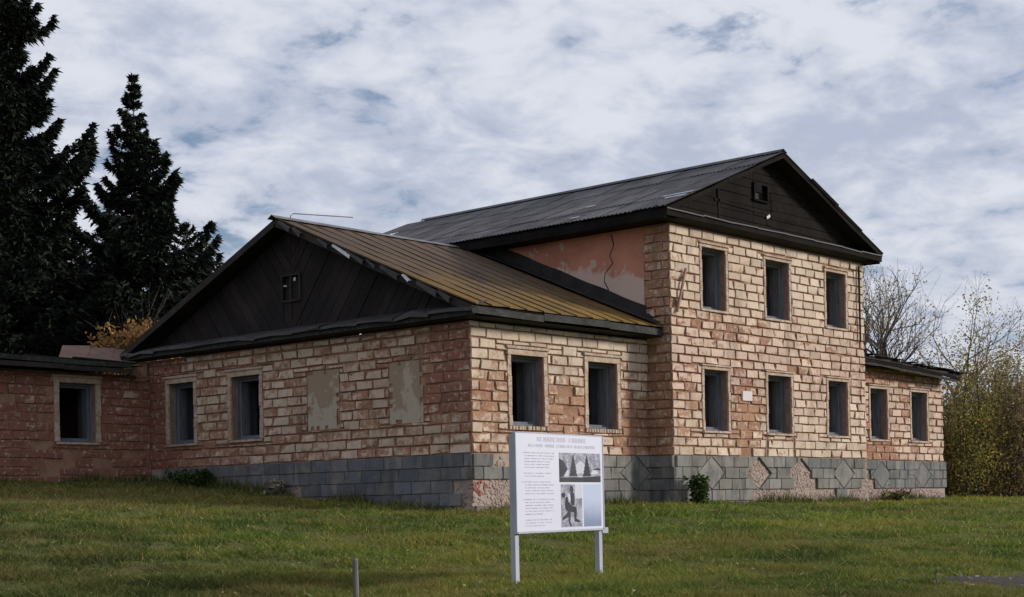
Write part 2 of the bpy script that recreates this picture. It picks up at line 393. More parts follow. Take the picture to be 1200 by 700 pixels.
BLOCKS = []      # (score, MB, wall)
def block_mesh(F, r, depth, col, jit=.007, gap=.010, ch=.016, base=-.004):
    gap = gap * random.uniform(.9, 1.8)
    a, b, c, e = r[0] + gap, r[1] - gap, r[2] + gap * .9, r[3] - gap * .9
    q = [(a, c), (b, c), (b, e), (a, e)]; q = [(s + random.gauss(0, jit), z + random.gauss(0, jit * .7)) for s, z in q]
    cs = sum(k[0] for k in q) / 4; cz = sum(k[1] for k in q) / 4
    sw = max(.3, 1 - 2 * ch / max(b - a, .03)); sh = max(.3, 1 - 2 * ch / max(e - c, .03))
    qi = [(cs + (s - cs) * sw, cz + (z - cz) * sh) for s, z in q]
    P = [F(s, z, base) for s, z in q] + [F(s, z, depth * .55) for s, z in q] + [F(s, z, depth + random.gauss(0, .005)) for s, z in qi]
    if random.random() < .25 + .5 * col[0]:                        # a broken corner
        k = random.randrange(4); t = random.uniform(.10, .34); P[8 + k] = F(qi[k][0] + (cs - qi[k][0]) * t * .5, qi[k][1] + (cz - qi[k][1]) * t, depth * random.uniform(.1, .6)); P[4 + k] = F(q[k][0] + (cs - q[k][0]) * t * .2, q[k][1] + (cz - q[k][1]) * t * .3, depth * .1)
    m = MB(); fs = []
    for k in range(4):
        j = (k + 1) % 4; fs += [(k, j, j + 4, k + 4), (k + 4, j + 4, j + 8, k + 8)]
    fs.append((8, 9, 10, 11)); m.faces(P, fs, col)
    m.c = [(min(1, col[0] + (.6 if k < 4 else .32)), col[1], col[2]) if k < 8 else (max(0, min(1, col[0] + random.gauss(0, .12))), col[1], col[2]) for k in range(12)]
    return m

def lay_blocks(F, L, z0, z1, excl, wall, zone, s_start=0., wt=1., off=0., depth0=.045, edge=(.0, .0)):
    z = z0; i = 0
    while z < z1 - .05:
        h = CH * (1 + random.gauss(0, .02)); zt = min(z + h, z1)
        s = s_start - (BL / 2 if (i + int(off)) % 2 else 0) - BL
        while s < L:
            wd = BL * (1 + random.gauss(0, .05)); a, b = max(s, -edge[0]), min(s + wd, L + edge[1]); s += wd
            if b - a < .07: continue
            rs = [(a, b, z, zt)]
            for e in excl: rs = [q for r in rs for q in sub_rect(r, e)]
            for r in rs:
                if r[1] - r[0] < .06 or r[3] - r[2] < .06: continue
                cs, cz = (r[0] + r[1]) / 2, (r[2] + r[3]) / 2
                dmg, tone, miss = zone(cs, cz)
                dmg = min(1, max(0, dmg + random.gauss(0, .055)))
                if random.random() < miss: continue
                dp = depth0 * (1 - .6 * max(0, dmg - .45)) + random.gauss(0, .004)
                m = block_mesh(F, r, max(.012, dp), (dmg, random.random(), min(1, max(0, tone + random.gauss(0, .07)))), jit=.006 + .008 * dmg)
                p = np.array(F(cs, cz)) - CAMN; D = p @ FW
                BLOCKS.append([wt * (r[1] - r[0]) * (r[3] - r[2]) / D ** 2, m, wall])
        z = zt; i += 1

def clip(poly, nx, nz, dd):
    """keep nx*s+nz*z <= dd"""
    out = []
    for k in range(len(poly)):
        p, q = poly[k], poly[(k + 1) % len(poly)]; fp = nx * p[0] + nz * p[1] - dd; fq = nx * q[0] + nz * q[1] - dd
        if fp <= 0: out.append(p)
        if fp * fq < 0: t = fp / (fp - fq); out.append((p[0] + t * (q[0] - p[0]), p[1] + t * (q[1] - p[1])))
    return out
def area(p): return abs(sum(p[k][0] * p[(k + 1) % len(p)][1] - p[(k + 1) % len(p)][0] * p[k][1] for k in range(len(p)))) / 2
def prism(m, F, poly, d0, d1, ins=.01, col=(0, .5, 0)):
    n = len(poly); cs = sum(p[0] for p in poly) / n; cz = sum(p[1] for p in poly) / n
    r = max(1e-3, math.sqrt(area(poly))); k = 1 - 2 * ins / r
    P = [F(s, z, d0) for s, z in poly] + [F(s, z, d1 * .7 + d0 * .3) for s, z in poly] + [F(cs + (s - cs) * k, cz + (z - cz) * k, d1) for s, z in poly]
    fs = [tuple(range(2 * n, 3 * n))]
    for i in range(n):
        j = (i + 1) % n; fs += [(i, j, n + j, n + i), (n + i, n + j, 2 * n + j, 2 * n + i)]
    m.faces(P, fs, col)

DW, DH = .60, .42
RED = None
def lay_plinth(F, L, zb, diamonds, rubble, parent, tone, gone=lambda s, z: False, s_start=0., big=.62):
    """rows of grey blocks from z=0 down, cut around diamond panels; rubble = list of (s,z,rs,rz)"""
    z = 0.; i = 0; rm = MB()
    def inr(s, z): return any(((s - a) / c) ** 2 + ((z - b) / e) ** 2 < 1 + .25 * math.sin(9 * s + 5 * z) for a, b, c, e in rubble)
    while True:
        h = .288; zl = z - h; s = s_start - (big / 2 if i % 2 else 0) - big
        if z < zb(L / 2) - .55: break
        while s < L:
            wd = big * (1 + random.gauss(0, .06)); a, b = max(s, -.05), min(s + wd, L + .03); s += wd
            if b - a < .08 or z < zb((a + b) / 2) - .1: continue
            if inr((a + b) / 2, (z + zl) / 2) or gone((a + b) / 2, (z + zl) / 2): continue
            g = .007; polys = [[(a + g, zl + g), (b - g, zl + g), (b - g, z - g), (a + g, z - g)]]
            for (cs, cz, kind) in diamonds:
                new = []
                W, H = DW + .025, DH + .025
                for pl in polys:
                    if all(abs(p[0] - cs) / W + abs(p[1] - cz) / H >= 1 for p in pl) and not (pl[0][0] < cs < pl[1][0] and abs((pl[0][1] + pl[2][1]) / 2 - cz) < H) and not (pl[0][1] < cz < pl[2][1] and abs((pl[0][0] + pl[1][0]) / 2 - cs) < W):
                        new.append(pl); continue
                    for sx, sz in ((1, 1), (1, -1), (-1, 1), (-1, -1)):
                        q = clip(pl, -sx, 0, -sx * cs)
                        if len(q) > 2: q = clip(q, 0, -sz, -sz * cz)
                        if len(q) > 2: q = clip(q, -sx / W, -sz / H, -(1 + sx * cs / W + sz * cz / H))
                        if len(q) > 2 and area(q) > .004: new.append(q)
                polys = new
            if not polys: continue
            c = (0, random.random(), min(1, max(0, tone + random.gauss(0, .1))))
            for pl in polys:
                m = MB(); prism(m, F, [(p_ + random.gauss(0, .004), q_ + random.gauss(0, .004)) for p_, q_ in pl], .005, .060 + random.gauss(0, .005), .008, c); m.build('plinth_block', M_PLINTH, parent)
        z = zl; i += 1
    for (cs, cz, kind) in diamonds:
        m = MB(); pl = [(cs - DW, cz), (cs, cz - DH), (cs + DW, cz), (cs, cz + DH)]
        if kind == 'rubble': rubble = rubble + [(cs, cz, DW * .62, DH * .62), (cs, cz, .16, DH * .9), (cs, cz, DW * .9, .14)]
        else:
            prism(m, F, pl, .005, .056, .010, (0, random.uniform(.4, .75), tone)); m.build('diamond_panel', M_PLINTH, parent)
    # broken plaster: the rubble core shows as separate small stones
    for (a, b, c, e) in rubble:
        for _ in range(int(c * e * math.pi / .0026)):
            t = random.random() * 6.283; q = math.sqrt(random.random()); s0 = a + c * q * math.cos(t) * 1.03; z0 = b + e * q * math.sin(t) * 1.03
            if z0 > -.02 or s0 < -.05 or s0 > L + .02: continue
            r = random.uniform(.014, .045); k = random.randint(5, 7)
            pl = [(s0 + r * random.uniform(.75, 1.2) * math.cos(6.283 * j / k) * 1.25, z0 + r * random.uniform(.7, 1.15) * math.sin(6.283 * j / k)) for j in range(k)]
            red = 1. if random.random() < .02 or ((s0 - .14) / .24) ** 2 + ((z0 + .74) / .20) ** 2 < random.uniform(.6, 1.2) and parent is RED else 0.
            prism(rm, F, pl, -.01, random.uniform(.004, .022), .006, (red * .8, random.random(), 0))
    if rm.v: rm.build('rubble_stones', M_RUBBLE, parent, kind='stuff')

def make_window(F, o, style, parent=HOUSE):
    a, b, z0, z1 = o
    sw = {'far': .15, 'front': .095}.get(style, .125); lh = .62 if style == 'front' else 1.
    rv = MB(); e = .004                                             # brick reveal lining, in front of the timber
    c4 = [(a + e, z0 + e), (b - e, z0 + e), (b - e, z1 - e), (a + e, z1 - e)]
    rv.faces([F(*p, .0) for p in c4] + [F(*p, -.145) for p in c4], [(k, (k + 1) % 4, 4 + (k + 1) % 4, 4 + k) for k in range(4)])
    win = rv.build('window', M_REVEAL, parent)
    for s0, s1 in ((a - sw, a), (b, b + sw)):                       # plaster side strips, slightly ragged
        root = MB(); zz_ = z0
        while zz_ < z1 - .02:
            ze = min(zz_ + random.uniform(.18, .34), z1 + .0)
            pr = .052 + random.gauss(0, .006); j = random.gauss(0, .008)
            outer = s0 + j if s0 < a - .01 else s1 + j
            q = (outer, s1) if s0 < a - .01 else (s0, outer)
            prism(root, F, [(q[0], zz_), (q[1], zz_), (q[1], ze + .002), (q[0], ze + .002)], .0, pr, .006)
            zz_ = ze
        root.build('side_trim', M_LIME, win)
    lt = MB()
    prism(lt, F, [(a - sw - .02, z1 + .002), (b + sw + .02, z1 + .002), (b + sw + .02, z1 + .135 * lh), (a - sw - .02, z1 + .135 * lh)], 0, .058, .006)
    prism(lt, F, [(a - sw - .06, z1 + .138 * lh), (b + sw + .06, z1 + .138 * lh), (b + sw + .07 + random.gauss(0, .02), z1 + .20 * lh), (a - sw - .07 + random.gauss(0, .02), z1 + .20 * lh)], 0, .095, .006)
    lt.build('lintel', M_LIME, win)
    sl = MB()
    if style == 'wing':
        s = a - .09
        while s < b + .09:
            sl.box((0, 0, 0), (0, 0, 0)) if False else prism(sl, F, [(s, z0 - .10), (s + .075, z0 - .10), (s + .075, z0 - .005), (s, z0 - .005)], 0, random.uniform(.035, .075), .008)
            s += .098
    else:
        prism(sl, F, [(a - .10, z0 - .06), (b + .10, z0 - .06), (b + .11, z0 - .004), (a - .11, z0 - .004)], 0, .075, .008)
    sl.build('sill', M_LIME, win)
    fr = MB(); tk = .07
    def ring(d0, d1, k, off):
        A, B, C, E = a + off, b - off, z0 + off, z1 - off
        for (p0, p1, r0, r1) in ((A, A + k, C, E), (B - k, B, C, E), (A + k, B - k, C, C + k), (A + k, B - k, E - k, E)):
            P = [F(s, z, dd) for dd in (d0, d1) for s, z in ((p0, r0), (p1, r0), (p1, r1), (p0, r1))]
            fr.faces(P, [(0, 1, 2, 3), (7, 6, 5, 4), (0, 4, 5, 1), (1, 5, 6, 2), (2, 6, 7, 3), (3, 7, 4, 0)])
    ring(-.14, -.21, .045, .005); ring(-.21, -.43, .105, .005); ring(-.43, -.52, .07, .005)
    fr.build('window_frame', M_FRAME, win)
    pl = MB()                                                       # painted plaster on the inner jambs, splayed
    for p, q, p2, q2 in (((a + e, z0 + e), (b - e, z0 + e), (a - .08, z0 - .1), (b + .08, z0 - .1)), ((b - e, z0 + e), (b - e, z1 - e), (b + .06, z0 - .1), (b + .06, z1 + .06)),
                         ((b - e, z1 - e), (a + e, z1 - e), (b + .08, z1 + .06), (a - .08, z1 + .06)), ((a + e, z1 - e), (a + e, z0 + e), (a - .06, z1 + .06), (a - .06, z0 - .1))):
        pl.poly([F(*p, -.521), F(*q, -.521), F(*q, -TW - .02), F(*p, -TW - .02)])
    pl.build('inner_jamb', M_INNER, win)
    return win

def excl_of(o, sw=.125, lh=1.): return (o[0] - sw - .008, o[1] + sw + .008, o[2] - .105 * lh, o[3] + .208 * lh)

WZ = (.637, 2.232); LZ = (.644, 2.198); UZ = (3.735, 5.304)
# --- wing front (Y=0) and its gable side (X=0)
Ff = frame3((0, 0, 0), (1, 0, 0), (0, -1, 0)); OF = [(1.30, 2.42, *WZ), (4.05, 5.18, *WZ)]
wall_f = make_wall(Ff, BX0 - .002, -2.2, 2.9, OF)
for o in OF: make_window(Ff, o, 'wing')
Fl = frame3((0, LEND, 0), (0, -1, 0), (-1, 0, 0))                  # s runs towards the viewer; s = LEND - Y
yl = lambda a, b: (LEND - b, LEND - a)
OL = [(*yl(9.82, 10.90), *WZ), (*yl(7.16, 8.28), *WZ)]; NL = [(*yl(4.23, 5.36), .74, 2.16), (*yl(1.45, 2.53), .75, 2.16)]
wall_l = make_wall(Fl, LEND - TW - .002, -2.2, 2.9, OL)
for o in OL: make_window(Fl, o, 'side')
for o in NL:
    m = MB(); nx = 11; nz_ = 15
    for i in range(nx):
        for j in range(nz_):
            if (i in (0, nx - 1) or j in (0, nz_ - 1)) and random.random() < .30: continue
            f_ = lambda u, v: Fl(o[0] + (o[1] - o[0]) * u / nx, o[2] + (o[3] - o[2]) * v / nz_, .022 + .004 * math.sin(3 * u + v))
            m.poly([f_(i, j), f_(i + 1, j), f_(i + 1, j + 1), f_(i, j + 1)])
    m.build('blind_niche', M_NICHE, wall_l)

def ell(s, z, c): return sum(k * math.exp(-((s - a) / w_) ** 2 - ((z - b) / h_) ** 2) for a, b, w_, h_, k in c)
def zone_f(s, z):
    d_ = .27 + ell(s, z, [(3.2, 1.0, .9, .7, .55), (5.9, 1.0, .8, 1.0, .5), (.5, 1.2, .6, .7, .45), (1.9, .2, 2, .3, .3), (6, .3, 1, .4, .3)]) - .15 * (z > 2.2)
    return d_, .15 + .2 * (z < 1.3), .01 + .02 * (d_ > .6)
def zone_l(s, z):
    y = LEND - s
    d_ = .46 + ell(y, z, [(.6, 2.0, .9, .8, .35), (.5, 1.2, .7, .5, .25), (11.3, 1, 1.0, 2, .5), (10, .25, 1.5, .3, .3)])
    return d_, .42 + .4 * math.exp(-((y - .6) / .8) ** 2) * (z > .9) + .6 * (y > 10.3), .01 + .05 * (y < .9 and 1.5 < z < 2.6) + .10 * (y > 11)
lay_blocks(Ff, BX0 - .02, 0, 2.9, [excl_of(o) for o in OF], wall_f, zone_f, edge=(.04, 0), wt=1.0, s_start=.25)
lay_blocks(Fl, LEND, 0, 2.88, [excl_of(o) for o in OL] + [(n[0], n[1], n[2], n[3]) for n in NL], wall_l, zone_l, edge=(0, .0), wt=1.0)

# --- two-storey front (Y=-PR)
F2 = frame3((BX0, -PR, 0), (1, 0, 0), (0, -1, 0)); L2 = BX1 - BX0
xs2 = [(7.84, 8.92), (10.84, 12.02), (14.02, 15.11)]
O2 = [(a - BX0, b - BX0, *LZ) for a, b in xs2] + [(a - BX0, b - BX0, *UZ) for a, b in xs2]
wall_2 = make_wall(F2, L2, -2.2, 5.75, O2)
for o in O2: make_window(F2, o, 'front')
def zone_2(s, z):
    d_ = .24 - .08 * (z > 4.2) + ell(s, z, [(3.3, 1.1, .75, 1.0, .62), (.5, 1.5, .6, 1.2, .25), (2, 3.3, 2, .4, .28), (6, 3.2, 3, .5, .12), (2.0, .35, 1.4, .3, .2), (.2, 5.3, .5, .5, .25), (9.3, 3.4, .6, 3, .1)])
    return d_, .15 + .55 * math.exp(-((z - 2.4) / 1.4) ** 2), .006
# lathing strips below the middle windows (a former doorway)
strips2 = [(4.22, 4.30, 0, .54), (5.60, 5.67, 0, .54)]
lay_blocks(F2, L2 + .0, 0, 5.72, [excl_of(o, .095, .62) for o in O2] + strips2, wall_2, zone_2, edge=(.04, .04), wt=.92, s_start=.2)
m = MB()
for a, b, c, e in strips2: prism(m, F2, [(a + .01, c), (b - .01, c), (b - .01, e), (a + .01, e)], 0, .02, .006)
m.build('old_door_jamb', M_REVEAL, wall_2)

# --- two-storey left side (X=BX0): pink plaster with a quoined corner
F2l = frame3((BX0, 10.4, 0), (0, -1, 0), (-1, 0, 0)); LL = 10.4 + PR - TW - .002
wall_2l = make_wall(F2l, LL, -2.2, 5.75, [], mat=M_PINK, t=.6)
sq = 10.4 + .0                                                   # where Y = 0
def zone_q(s, z): return .66, .3, .08
lay_blocks(frame3((BX0, .02, 0), (0, -1, 0), (-1, 0, 0)), PR + .02, 0, 5.72, [], wall_2l, zone_q, edge=(.0, .0), wt=.8, depth0=.05)
crk = MB(); pts = [(1.05, 5.68), (.98, 5.4), (1.12, 5.15), (1.02, 4.95), (1.28, 4.72), (1.30, 4.5), (1.18, 4.3), (1.2, 4.1), (1.12, 3.95)]
for (y0, z0), (y1, z1) in zip(pts, pts[1:]):
    w0 = random.uniform(.008, .022); crk.faces([(BX0 - .006, y0 - w0, z0), (BX0 - .006, y0 + w0, z0), (BX0 - .006, y1 + w0, z1), (BX0 - .006, y1 - w0, z1)], [(0, 1, 2, 3)])
crk.build('wall_crack', M_TAR, wall_2l)
# --- right wing front (Y=0)
F3 = frame3((BX1, 0, 0), (1, 0, 0), (0, -1, 0)); L3 = REND - BX1
O3 = [(17.82 - BX1, 18.88 - BX1, *LZ), (20.49 - BX1, 21.55 - BX1, *LZ)]
wall_3 = make_wall(F3, L3, -2.2, 2.86, O3)
for o in O3: make_window(F3, o, 'front')
def zone_3(s, z): return .34 + ell(s, z, [(2.1, .3, .9, .25, .9), (2, 2.6, 3, .3, .4), (4.2, 1.5, .6, 1, .2)]), .55, .01
lay_blocks(F3, L3, 0, 2.84, [excl_of(o, .095, .62) for o in O3], wall_3, zone_3, edge=(0, .04), wt=.75, s_start=.15)
# --- far-left wing front (Y=LEND), mostly stripped to red brick
F4 = frame3((-13, LEND, 0), (1, 0, 0), (0, -1, 0)); O4 = [(13 - 2.80, 13 - 1.72, .70, 2.22)]
wall_4 = make_wall(F4, 13 - .002, -1.6, 2.5, O4)
make_window(F4, O4[0], 'far')
def zone_4(s, z): return .80 - .14 * (z > 1.7) + .16 * (z < .5), .95, .08 + .15 * (z < .45)
lay_blocks(F4, 12.98, -.62, 2.46, [excl_of(O4[0], .15)], wall_4, zone_4, wt=.7)
# remaining walls and floors that close the rooms
def closed_wall(o, dr, nr, L, z0, z1): make_wall(frame3(o, dr, nr), L, z0, z1, [])
closed_wall((REND, TW + .002, 0), (0, 1, 0), (1, 0, 0), 8, -2.2, 2.86)
closed_wall((BX1, -PR + TW + .002, 0), (0, 1, 0), (1, 0, 0), 10.4 + PR - TW, -2.2, 5.75)
closed_wall((BX1 - .002, 10.4, 0), (-1, 0, 0), (0, 1, 0), BX1 - BX0 - .61, -2.2, 5.75)
closed_wall((BX0, LEND + .9, 0), (-1, 0, 0), (0, 1, 0), BX0, -2.2, 2.9)
closed_wall((REND, 8.8, 0), (-1, 0, 0), (0, 1, 0), L3 - .002, -2.2, 2.86)
closed_wall((-.004, LEND + TW + .004, 0), (0, 1, 0), (1, 0, 0), 6.5 - 2 * TW - .01, -1.6, 2.5)
closed_wall((-12.99, LEND + 6.5 - TW - .004, 0), (0, -1, 0), (-1, 0, 0), 6.5 - 2 * TW - .01, -1.6, 2.5)
closed_wall((-.002, LEND + 6.5, 0), (-1, 0, 0), (0, 1, 0), 13, -1.6, 2.5)
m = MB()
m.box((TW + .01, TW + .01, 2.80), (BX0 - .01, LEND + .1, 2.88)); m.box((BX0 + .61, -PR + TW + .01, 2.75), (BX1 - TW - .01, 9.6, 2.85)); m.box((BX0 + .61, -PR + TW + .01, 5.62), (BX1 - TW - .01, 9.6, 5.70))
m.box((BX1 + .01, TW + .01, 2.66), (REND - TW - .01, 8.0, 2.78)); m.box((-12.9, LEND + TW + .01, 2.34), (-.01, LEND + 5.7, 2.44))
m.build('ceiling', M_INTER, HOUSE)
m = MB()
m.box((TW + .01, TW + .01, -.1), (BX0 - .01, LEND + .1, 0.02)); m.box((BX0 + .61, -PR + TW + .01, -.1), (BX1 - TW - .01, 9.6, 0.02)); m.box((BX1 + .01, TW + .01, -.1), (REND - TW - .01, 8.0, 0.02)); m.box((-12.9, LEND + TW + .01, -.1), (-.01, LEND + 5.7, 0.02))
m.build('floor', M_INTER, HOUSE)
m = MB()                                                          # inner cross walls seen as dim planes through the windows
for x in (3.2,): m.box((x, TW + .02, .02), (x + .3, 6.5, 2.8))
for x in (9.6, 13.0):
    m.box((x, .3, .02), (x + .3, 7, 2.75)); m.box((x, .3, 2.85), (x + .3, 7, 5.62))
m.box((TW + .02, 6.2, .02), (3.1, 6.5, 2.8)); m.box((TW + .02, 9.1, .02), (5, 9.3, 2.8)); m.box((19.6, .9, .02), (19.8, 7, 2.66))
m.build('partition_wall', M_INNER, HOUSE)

# blocks: the 300 that show largest stay single, the rest are one part
BLOCKS.sort(key=lambda k: -k[0])
for sc_, mb, wl in BLOCKS[:300]: mb.build('wall_block', M_BLOCK, wl)
rest = MB()
for sc_, mb, wl in BLOCKS[300:]: rest.extend(mb)
rest.build('block_masonry', M_BLOCK, HOUSE, kind='stuff')

# --- plinths
gl = lambda y: gz(-.05, y)
pf = MB(); pf.box((-.03, -.03, -2.2), (BX0 - .003, -.001, -.004)); plinth_f = pf.build('plinth', M_RUBBLE, HOUSE); RED = plinth_f
lay_plinth(frame3((0, -.03, 0), (1, 0, 0), (0, -1, 0)), BX0 - .03, lambda s: gz(s, -.1), [(5.80, -.42, 'plain'), (2.3, -.42, 'plain')], [(.55, -.92, .75, .36), (.9, -.55, .25, .45), (1.5, -1.1, .9, .25)], plinth_f, .25)
pl_ = MB(); pl_.box((-.03, -.001, -2.2), (-.001, LEND - .04, -.004)); plinth_l = pl_.build('plinth', M_RUBBLE, HOUSE)
lay_plinth(frame3((-.03, LEND, 0), (0, -1, 0), (-1, 0, 0)), LEND + .02, lambda s: gz(-.1, LEND - s), [], [(LEND - .1, -1.0, .45, .38), (LEND - 6.3, -.68, .7, .16)], plinth_l, .7, gone=lambda s, z: s < 1.2 and random.random() < .6)
p2 = MB(); p2.box((BX0 - .03, -PR - .03, -2.2), (BX1 + .02, -PR - .001, -.004)); plinth_2 = p2.build('plinth', M_RUBBLE, HOUSE)
lay_plinth(frame3((BX0, -PR - .03, 0), (1, 0, 0), (0, -1, 0)), L2, lambda s: gz(BX0 + s, -PR - .1), [(8.03 - BX0, -.43, 'plain'), (10.25 - BX0, -.44, 'rubble'), (12.40 - BX0, -.44, 'rubble'), (14.72 - BX0, -.44, 'plain')],
           [(4.3, -1.0, 1.2, .26), (6.0, -.85, .65, .36), (7.0, -1.1, 1.0, .18), (9.55, -.55, .3, .7), (2.9, -1.12, .5, .14), (9.2, -1.1, .6, .25)], plinth_2, .2)
p2l = MB(); p2l.box((BX0 - .03, -PR - .001, -2.2), (BX0 - .001, -.033, -.004)); plinth_2l = p2l.build('plinth', M_PLINTH, HOUSE)
lay_plinth(frame3((BX0 - .03, -.06, 0), (0, -1, 0), (-1, 0, 0)), PR - .0, lambda s: gz(BX0, -.4), [], [], plinth_2l, .6)
p3 = MB(); p3.box((BX1 + .023, -.03, -2.2), (REND + .05, -.001, -.004)); plinth_3 = p3.build('plinth', M_RUBBLE, HOUSE)
lay_plinth(frame3((BX1 + .02, -.03, 0), (1, 0, 0), (0, -1, 0)), L3 + .03, lambda s: gz(BX1 + s, -.1), [(2.2, -.45, 'plain'), (4.9, -.45, 'plain')], [(.9, -.8, .9, .45), (3.2, -1.08, 3.2, .2), (.2, -.4, .25, .4)], plinth_3, .45)

# --- plaque, leaning lath, corner pipe
m = MB(); prism(m, F2, [(9.56 - BX0, 1.46), (10.03 - BX0, 1.46), (10.03 - BX0, 1.72), (9.56 - BX0, 1.72)], .02, .07, .006); m.build('wall_plaque', M_WHITE, HOUSE)
m = MB(); m.beam((7.05, -PR - .10, 4.66), (6.66, -PR - .09, 3.55), .05, .05, (0, -1, 0)); m.build('wooden_lath', M_REVEAL, HOUSE)
m = MB(); m.tube([(15.82, -PR - .10, 5.62), (15.83, -PR - .10, 3.4)], [.035, .03], 6); m.build('downpipe', M_TAR, HOUSE)

# ------------------------------------------------------------------ roofs
EY, EZ, RY, RZ = -.55, 3.17, 5.95, 5.90
def wing_pt(x, k, up=0): # k 0 eave .. 1 ridge ; slight sag
    y = EY + (RY - EY) * k; z = EZ + (RZ - EZ) * k
    sag = -.035 * math.sin(math.pi * k) * math.sin(math.pi * min(1, max(0, (x + .5) / 7)))
    nrm = np.array([0, -(RZ - EZ), (RY - EY)]); nrm = nrm / np.linalg.norm(nrm)
    return np.array([x, y, z + sag]) + nrm * up
deck = MB(); deck.poly([wing_pt(-.40, 0, -.04), wing_pt(BX0 - .004, 0, -.04), wing_pt(BX0 - .004, 1, -.04), wing_pt(-.40, 1, -.04)])
deck.poly([(-.45, RY, RZ - .02), (BX0 - .004, RY, RZ - .02), (BX0 - .004, 12.4, 3.17), (-.45, 12.4, 3.17)])
roof_w = deck.build('roof', M_DARKWOOD, HOUSE)
x = -.50; nk = 9
while x < BX0 - .05:
    wd = min(.585, BX0 - .006 - x); m = MB(); c = (0, random.random(), 0); lift = [abs(random.gauss(0, .012)) for _ in range(nk + 1)]
    first = x < -.45
    k0 = 0 if not first else .0
    prof = [(0, 0), (0, .034), (.03, .034), (.035, .006), (wd * .5, .0), (wd - .012, .006)]
    rows = []
    for i in range(nk + 1):
        k = i / nk; e = random.uniform(-.012, .012)
        kk = max(0, min(1, k + (random.gauss(0, .006) if i == 0 else 0)))
        xo = (random.gauss(0, .05) if first else 0)
        rows.append([wing_pt(x + px + (xo if px < .1 else 0), kk, pu + lift[i] * (px / wd)) for px, pu in prof])
    n = len(prof); m.faces([p for r in rows for p in r], [(i * n + j, i * n + j + 1, (i + 1) * n + j + 1, (i + 1) * n + j) for i in range(nk) for j in range(n - 1)], c)
    m.build('roof_sheet', M_LICHEN, roof_w); x += wd
# ridge cap, torn verge, eave boards
m = MB(); m.faces([(-.55, RY - .16, RZ - .02), (-.55, RY, RZ + .075), (-.55, RY + .16, RZ - .02), (BX0 - .1, RY - .16, RZ - .02), (BX0 - .1, RY, RZ + .06), (BX0 - .1, RY + .16, RZ - .02)], [(0, 3, 4, 1), (1, 4, 5, 2)]); m.build('ridge_cap', M_TIN, roof_w)
m = MB(); m.beam((-.44, EY + .02, EZ - .12), (-.44, RY, RZ - .11), .04, .16); m.build('barge_board', M_DARKWOOD, roof_w)
m = MB(); m.beam((-.44, 12.45, EZ - .12), (-.44, RY, RZ - .11), .04, .16); m.build('barge_board', M_DARKWOOD, roof_w)
for k, ln, wdt in ((.86, .05, .10), (.72, .06, .09), (.62, .10, .08), (.55, .09, .10), (.47, .05, .07), (.38, .09, .12), (.30, .04, .04), (.20, .10, .14), (.12, .06, .12), (.93, .07, .10)):
    m = MB(); a = wing_pt(-.53, k + ln / 2, -.01); b = wing_pt(-.56, k - ln / 2, -.05 - random.random() * .03)
    m.faces([a, b, b + np.array([-.03, 0, -wdt]), a + np.array([-.02, 0, -wdt * .6]), a + np.array([.12, 0, .0]), b + np.array([.14, 0, .01])], [(0, 1, 2, 3), (0, 4, 5, 1)]); m.build('torn_tin_strip', M_PALETIN if k in (.62, .30) else M_DARKTIN, roof_w)
xs_ = [-.50, 1.9, 4.3, BX0 - .01]
for a, b in zip(xs_, xs_[1:]):
    m = MB(); m.beam((a, EY + .03 + random.gauss(0, .006), 3.05 + random.gauss(0, .016)), (b - .012, EY + .03 + random.gauss(0, .006), 3.05 + random.gauss(0, .016)), .03, .15 + random.gauss(0, .014)); m.build('fascia_board', M_FASCIA, roof_w)
m = MB(); m.faces([(-.40, EY + .05, 2.945), (BX0 - .01, EY + .05, 2.945), (BX0 - .01, -.002, 2.93), (-.40, -.002, 2.93)], [(0, 1, 2, 3)]); m.build('soffit', M_DARKWOOD, roof_w)
# dark strip in place of shade where the wing roof meets the pink wall
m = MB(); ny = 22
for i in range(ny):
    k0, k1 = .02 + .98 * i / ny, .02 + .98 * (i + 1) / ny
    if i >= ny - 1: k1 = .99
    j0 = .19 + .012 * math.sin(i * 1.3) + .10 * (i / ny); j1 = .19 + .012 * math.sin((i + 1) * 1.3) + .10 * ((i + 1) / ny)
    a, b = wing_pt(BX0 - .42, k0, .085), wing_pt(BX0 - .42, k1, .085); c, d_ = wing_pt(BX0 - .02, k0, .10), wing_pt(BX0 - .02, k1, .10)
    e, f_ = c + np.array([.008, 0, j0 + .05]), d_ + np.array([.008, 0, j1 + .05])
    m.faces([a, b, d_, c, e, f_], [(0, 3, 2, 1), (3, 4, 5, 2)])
m.build('shade_band', M_TAR, roof_w)

def seg_beam(m, p, q, n, wd, ht, jit=.015):
    p, q = np.array(p, float), np.array(q, float); K = [p + (q - p) * k / n + (np.array([0, rng.normal(0, jit * .4), rng.normal(0, jit)])) for k in range(n + 1)]
    for a, b in zip(K, K[1:]): m.beam(a, b, wd, ht * (1 + rng.normal(0, .06)), (0, 0, 1))
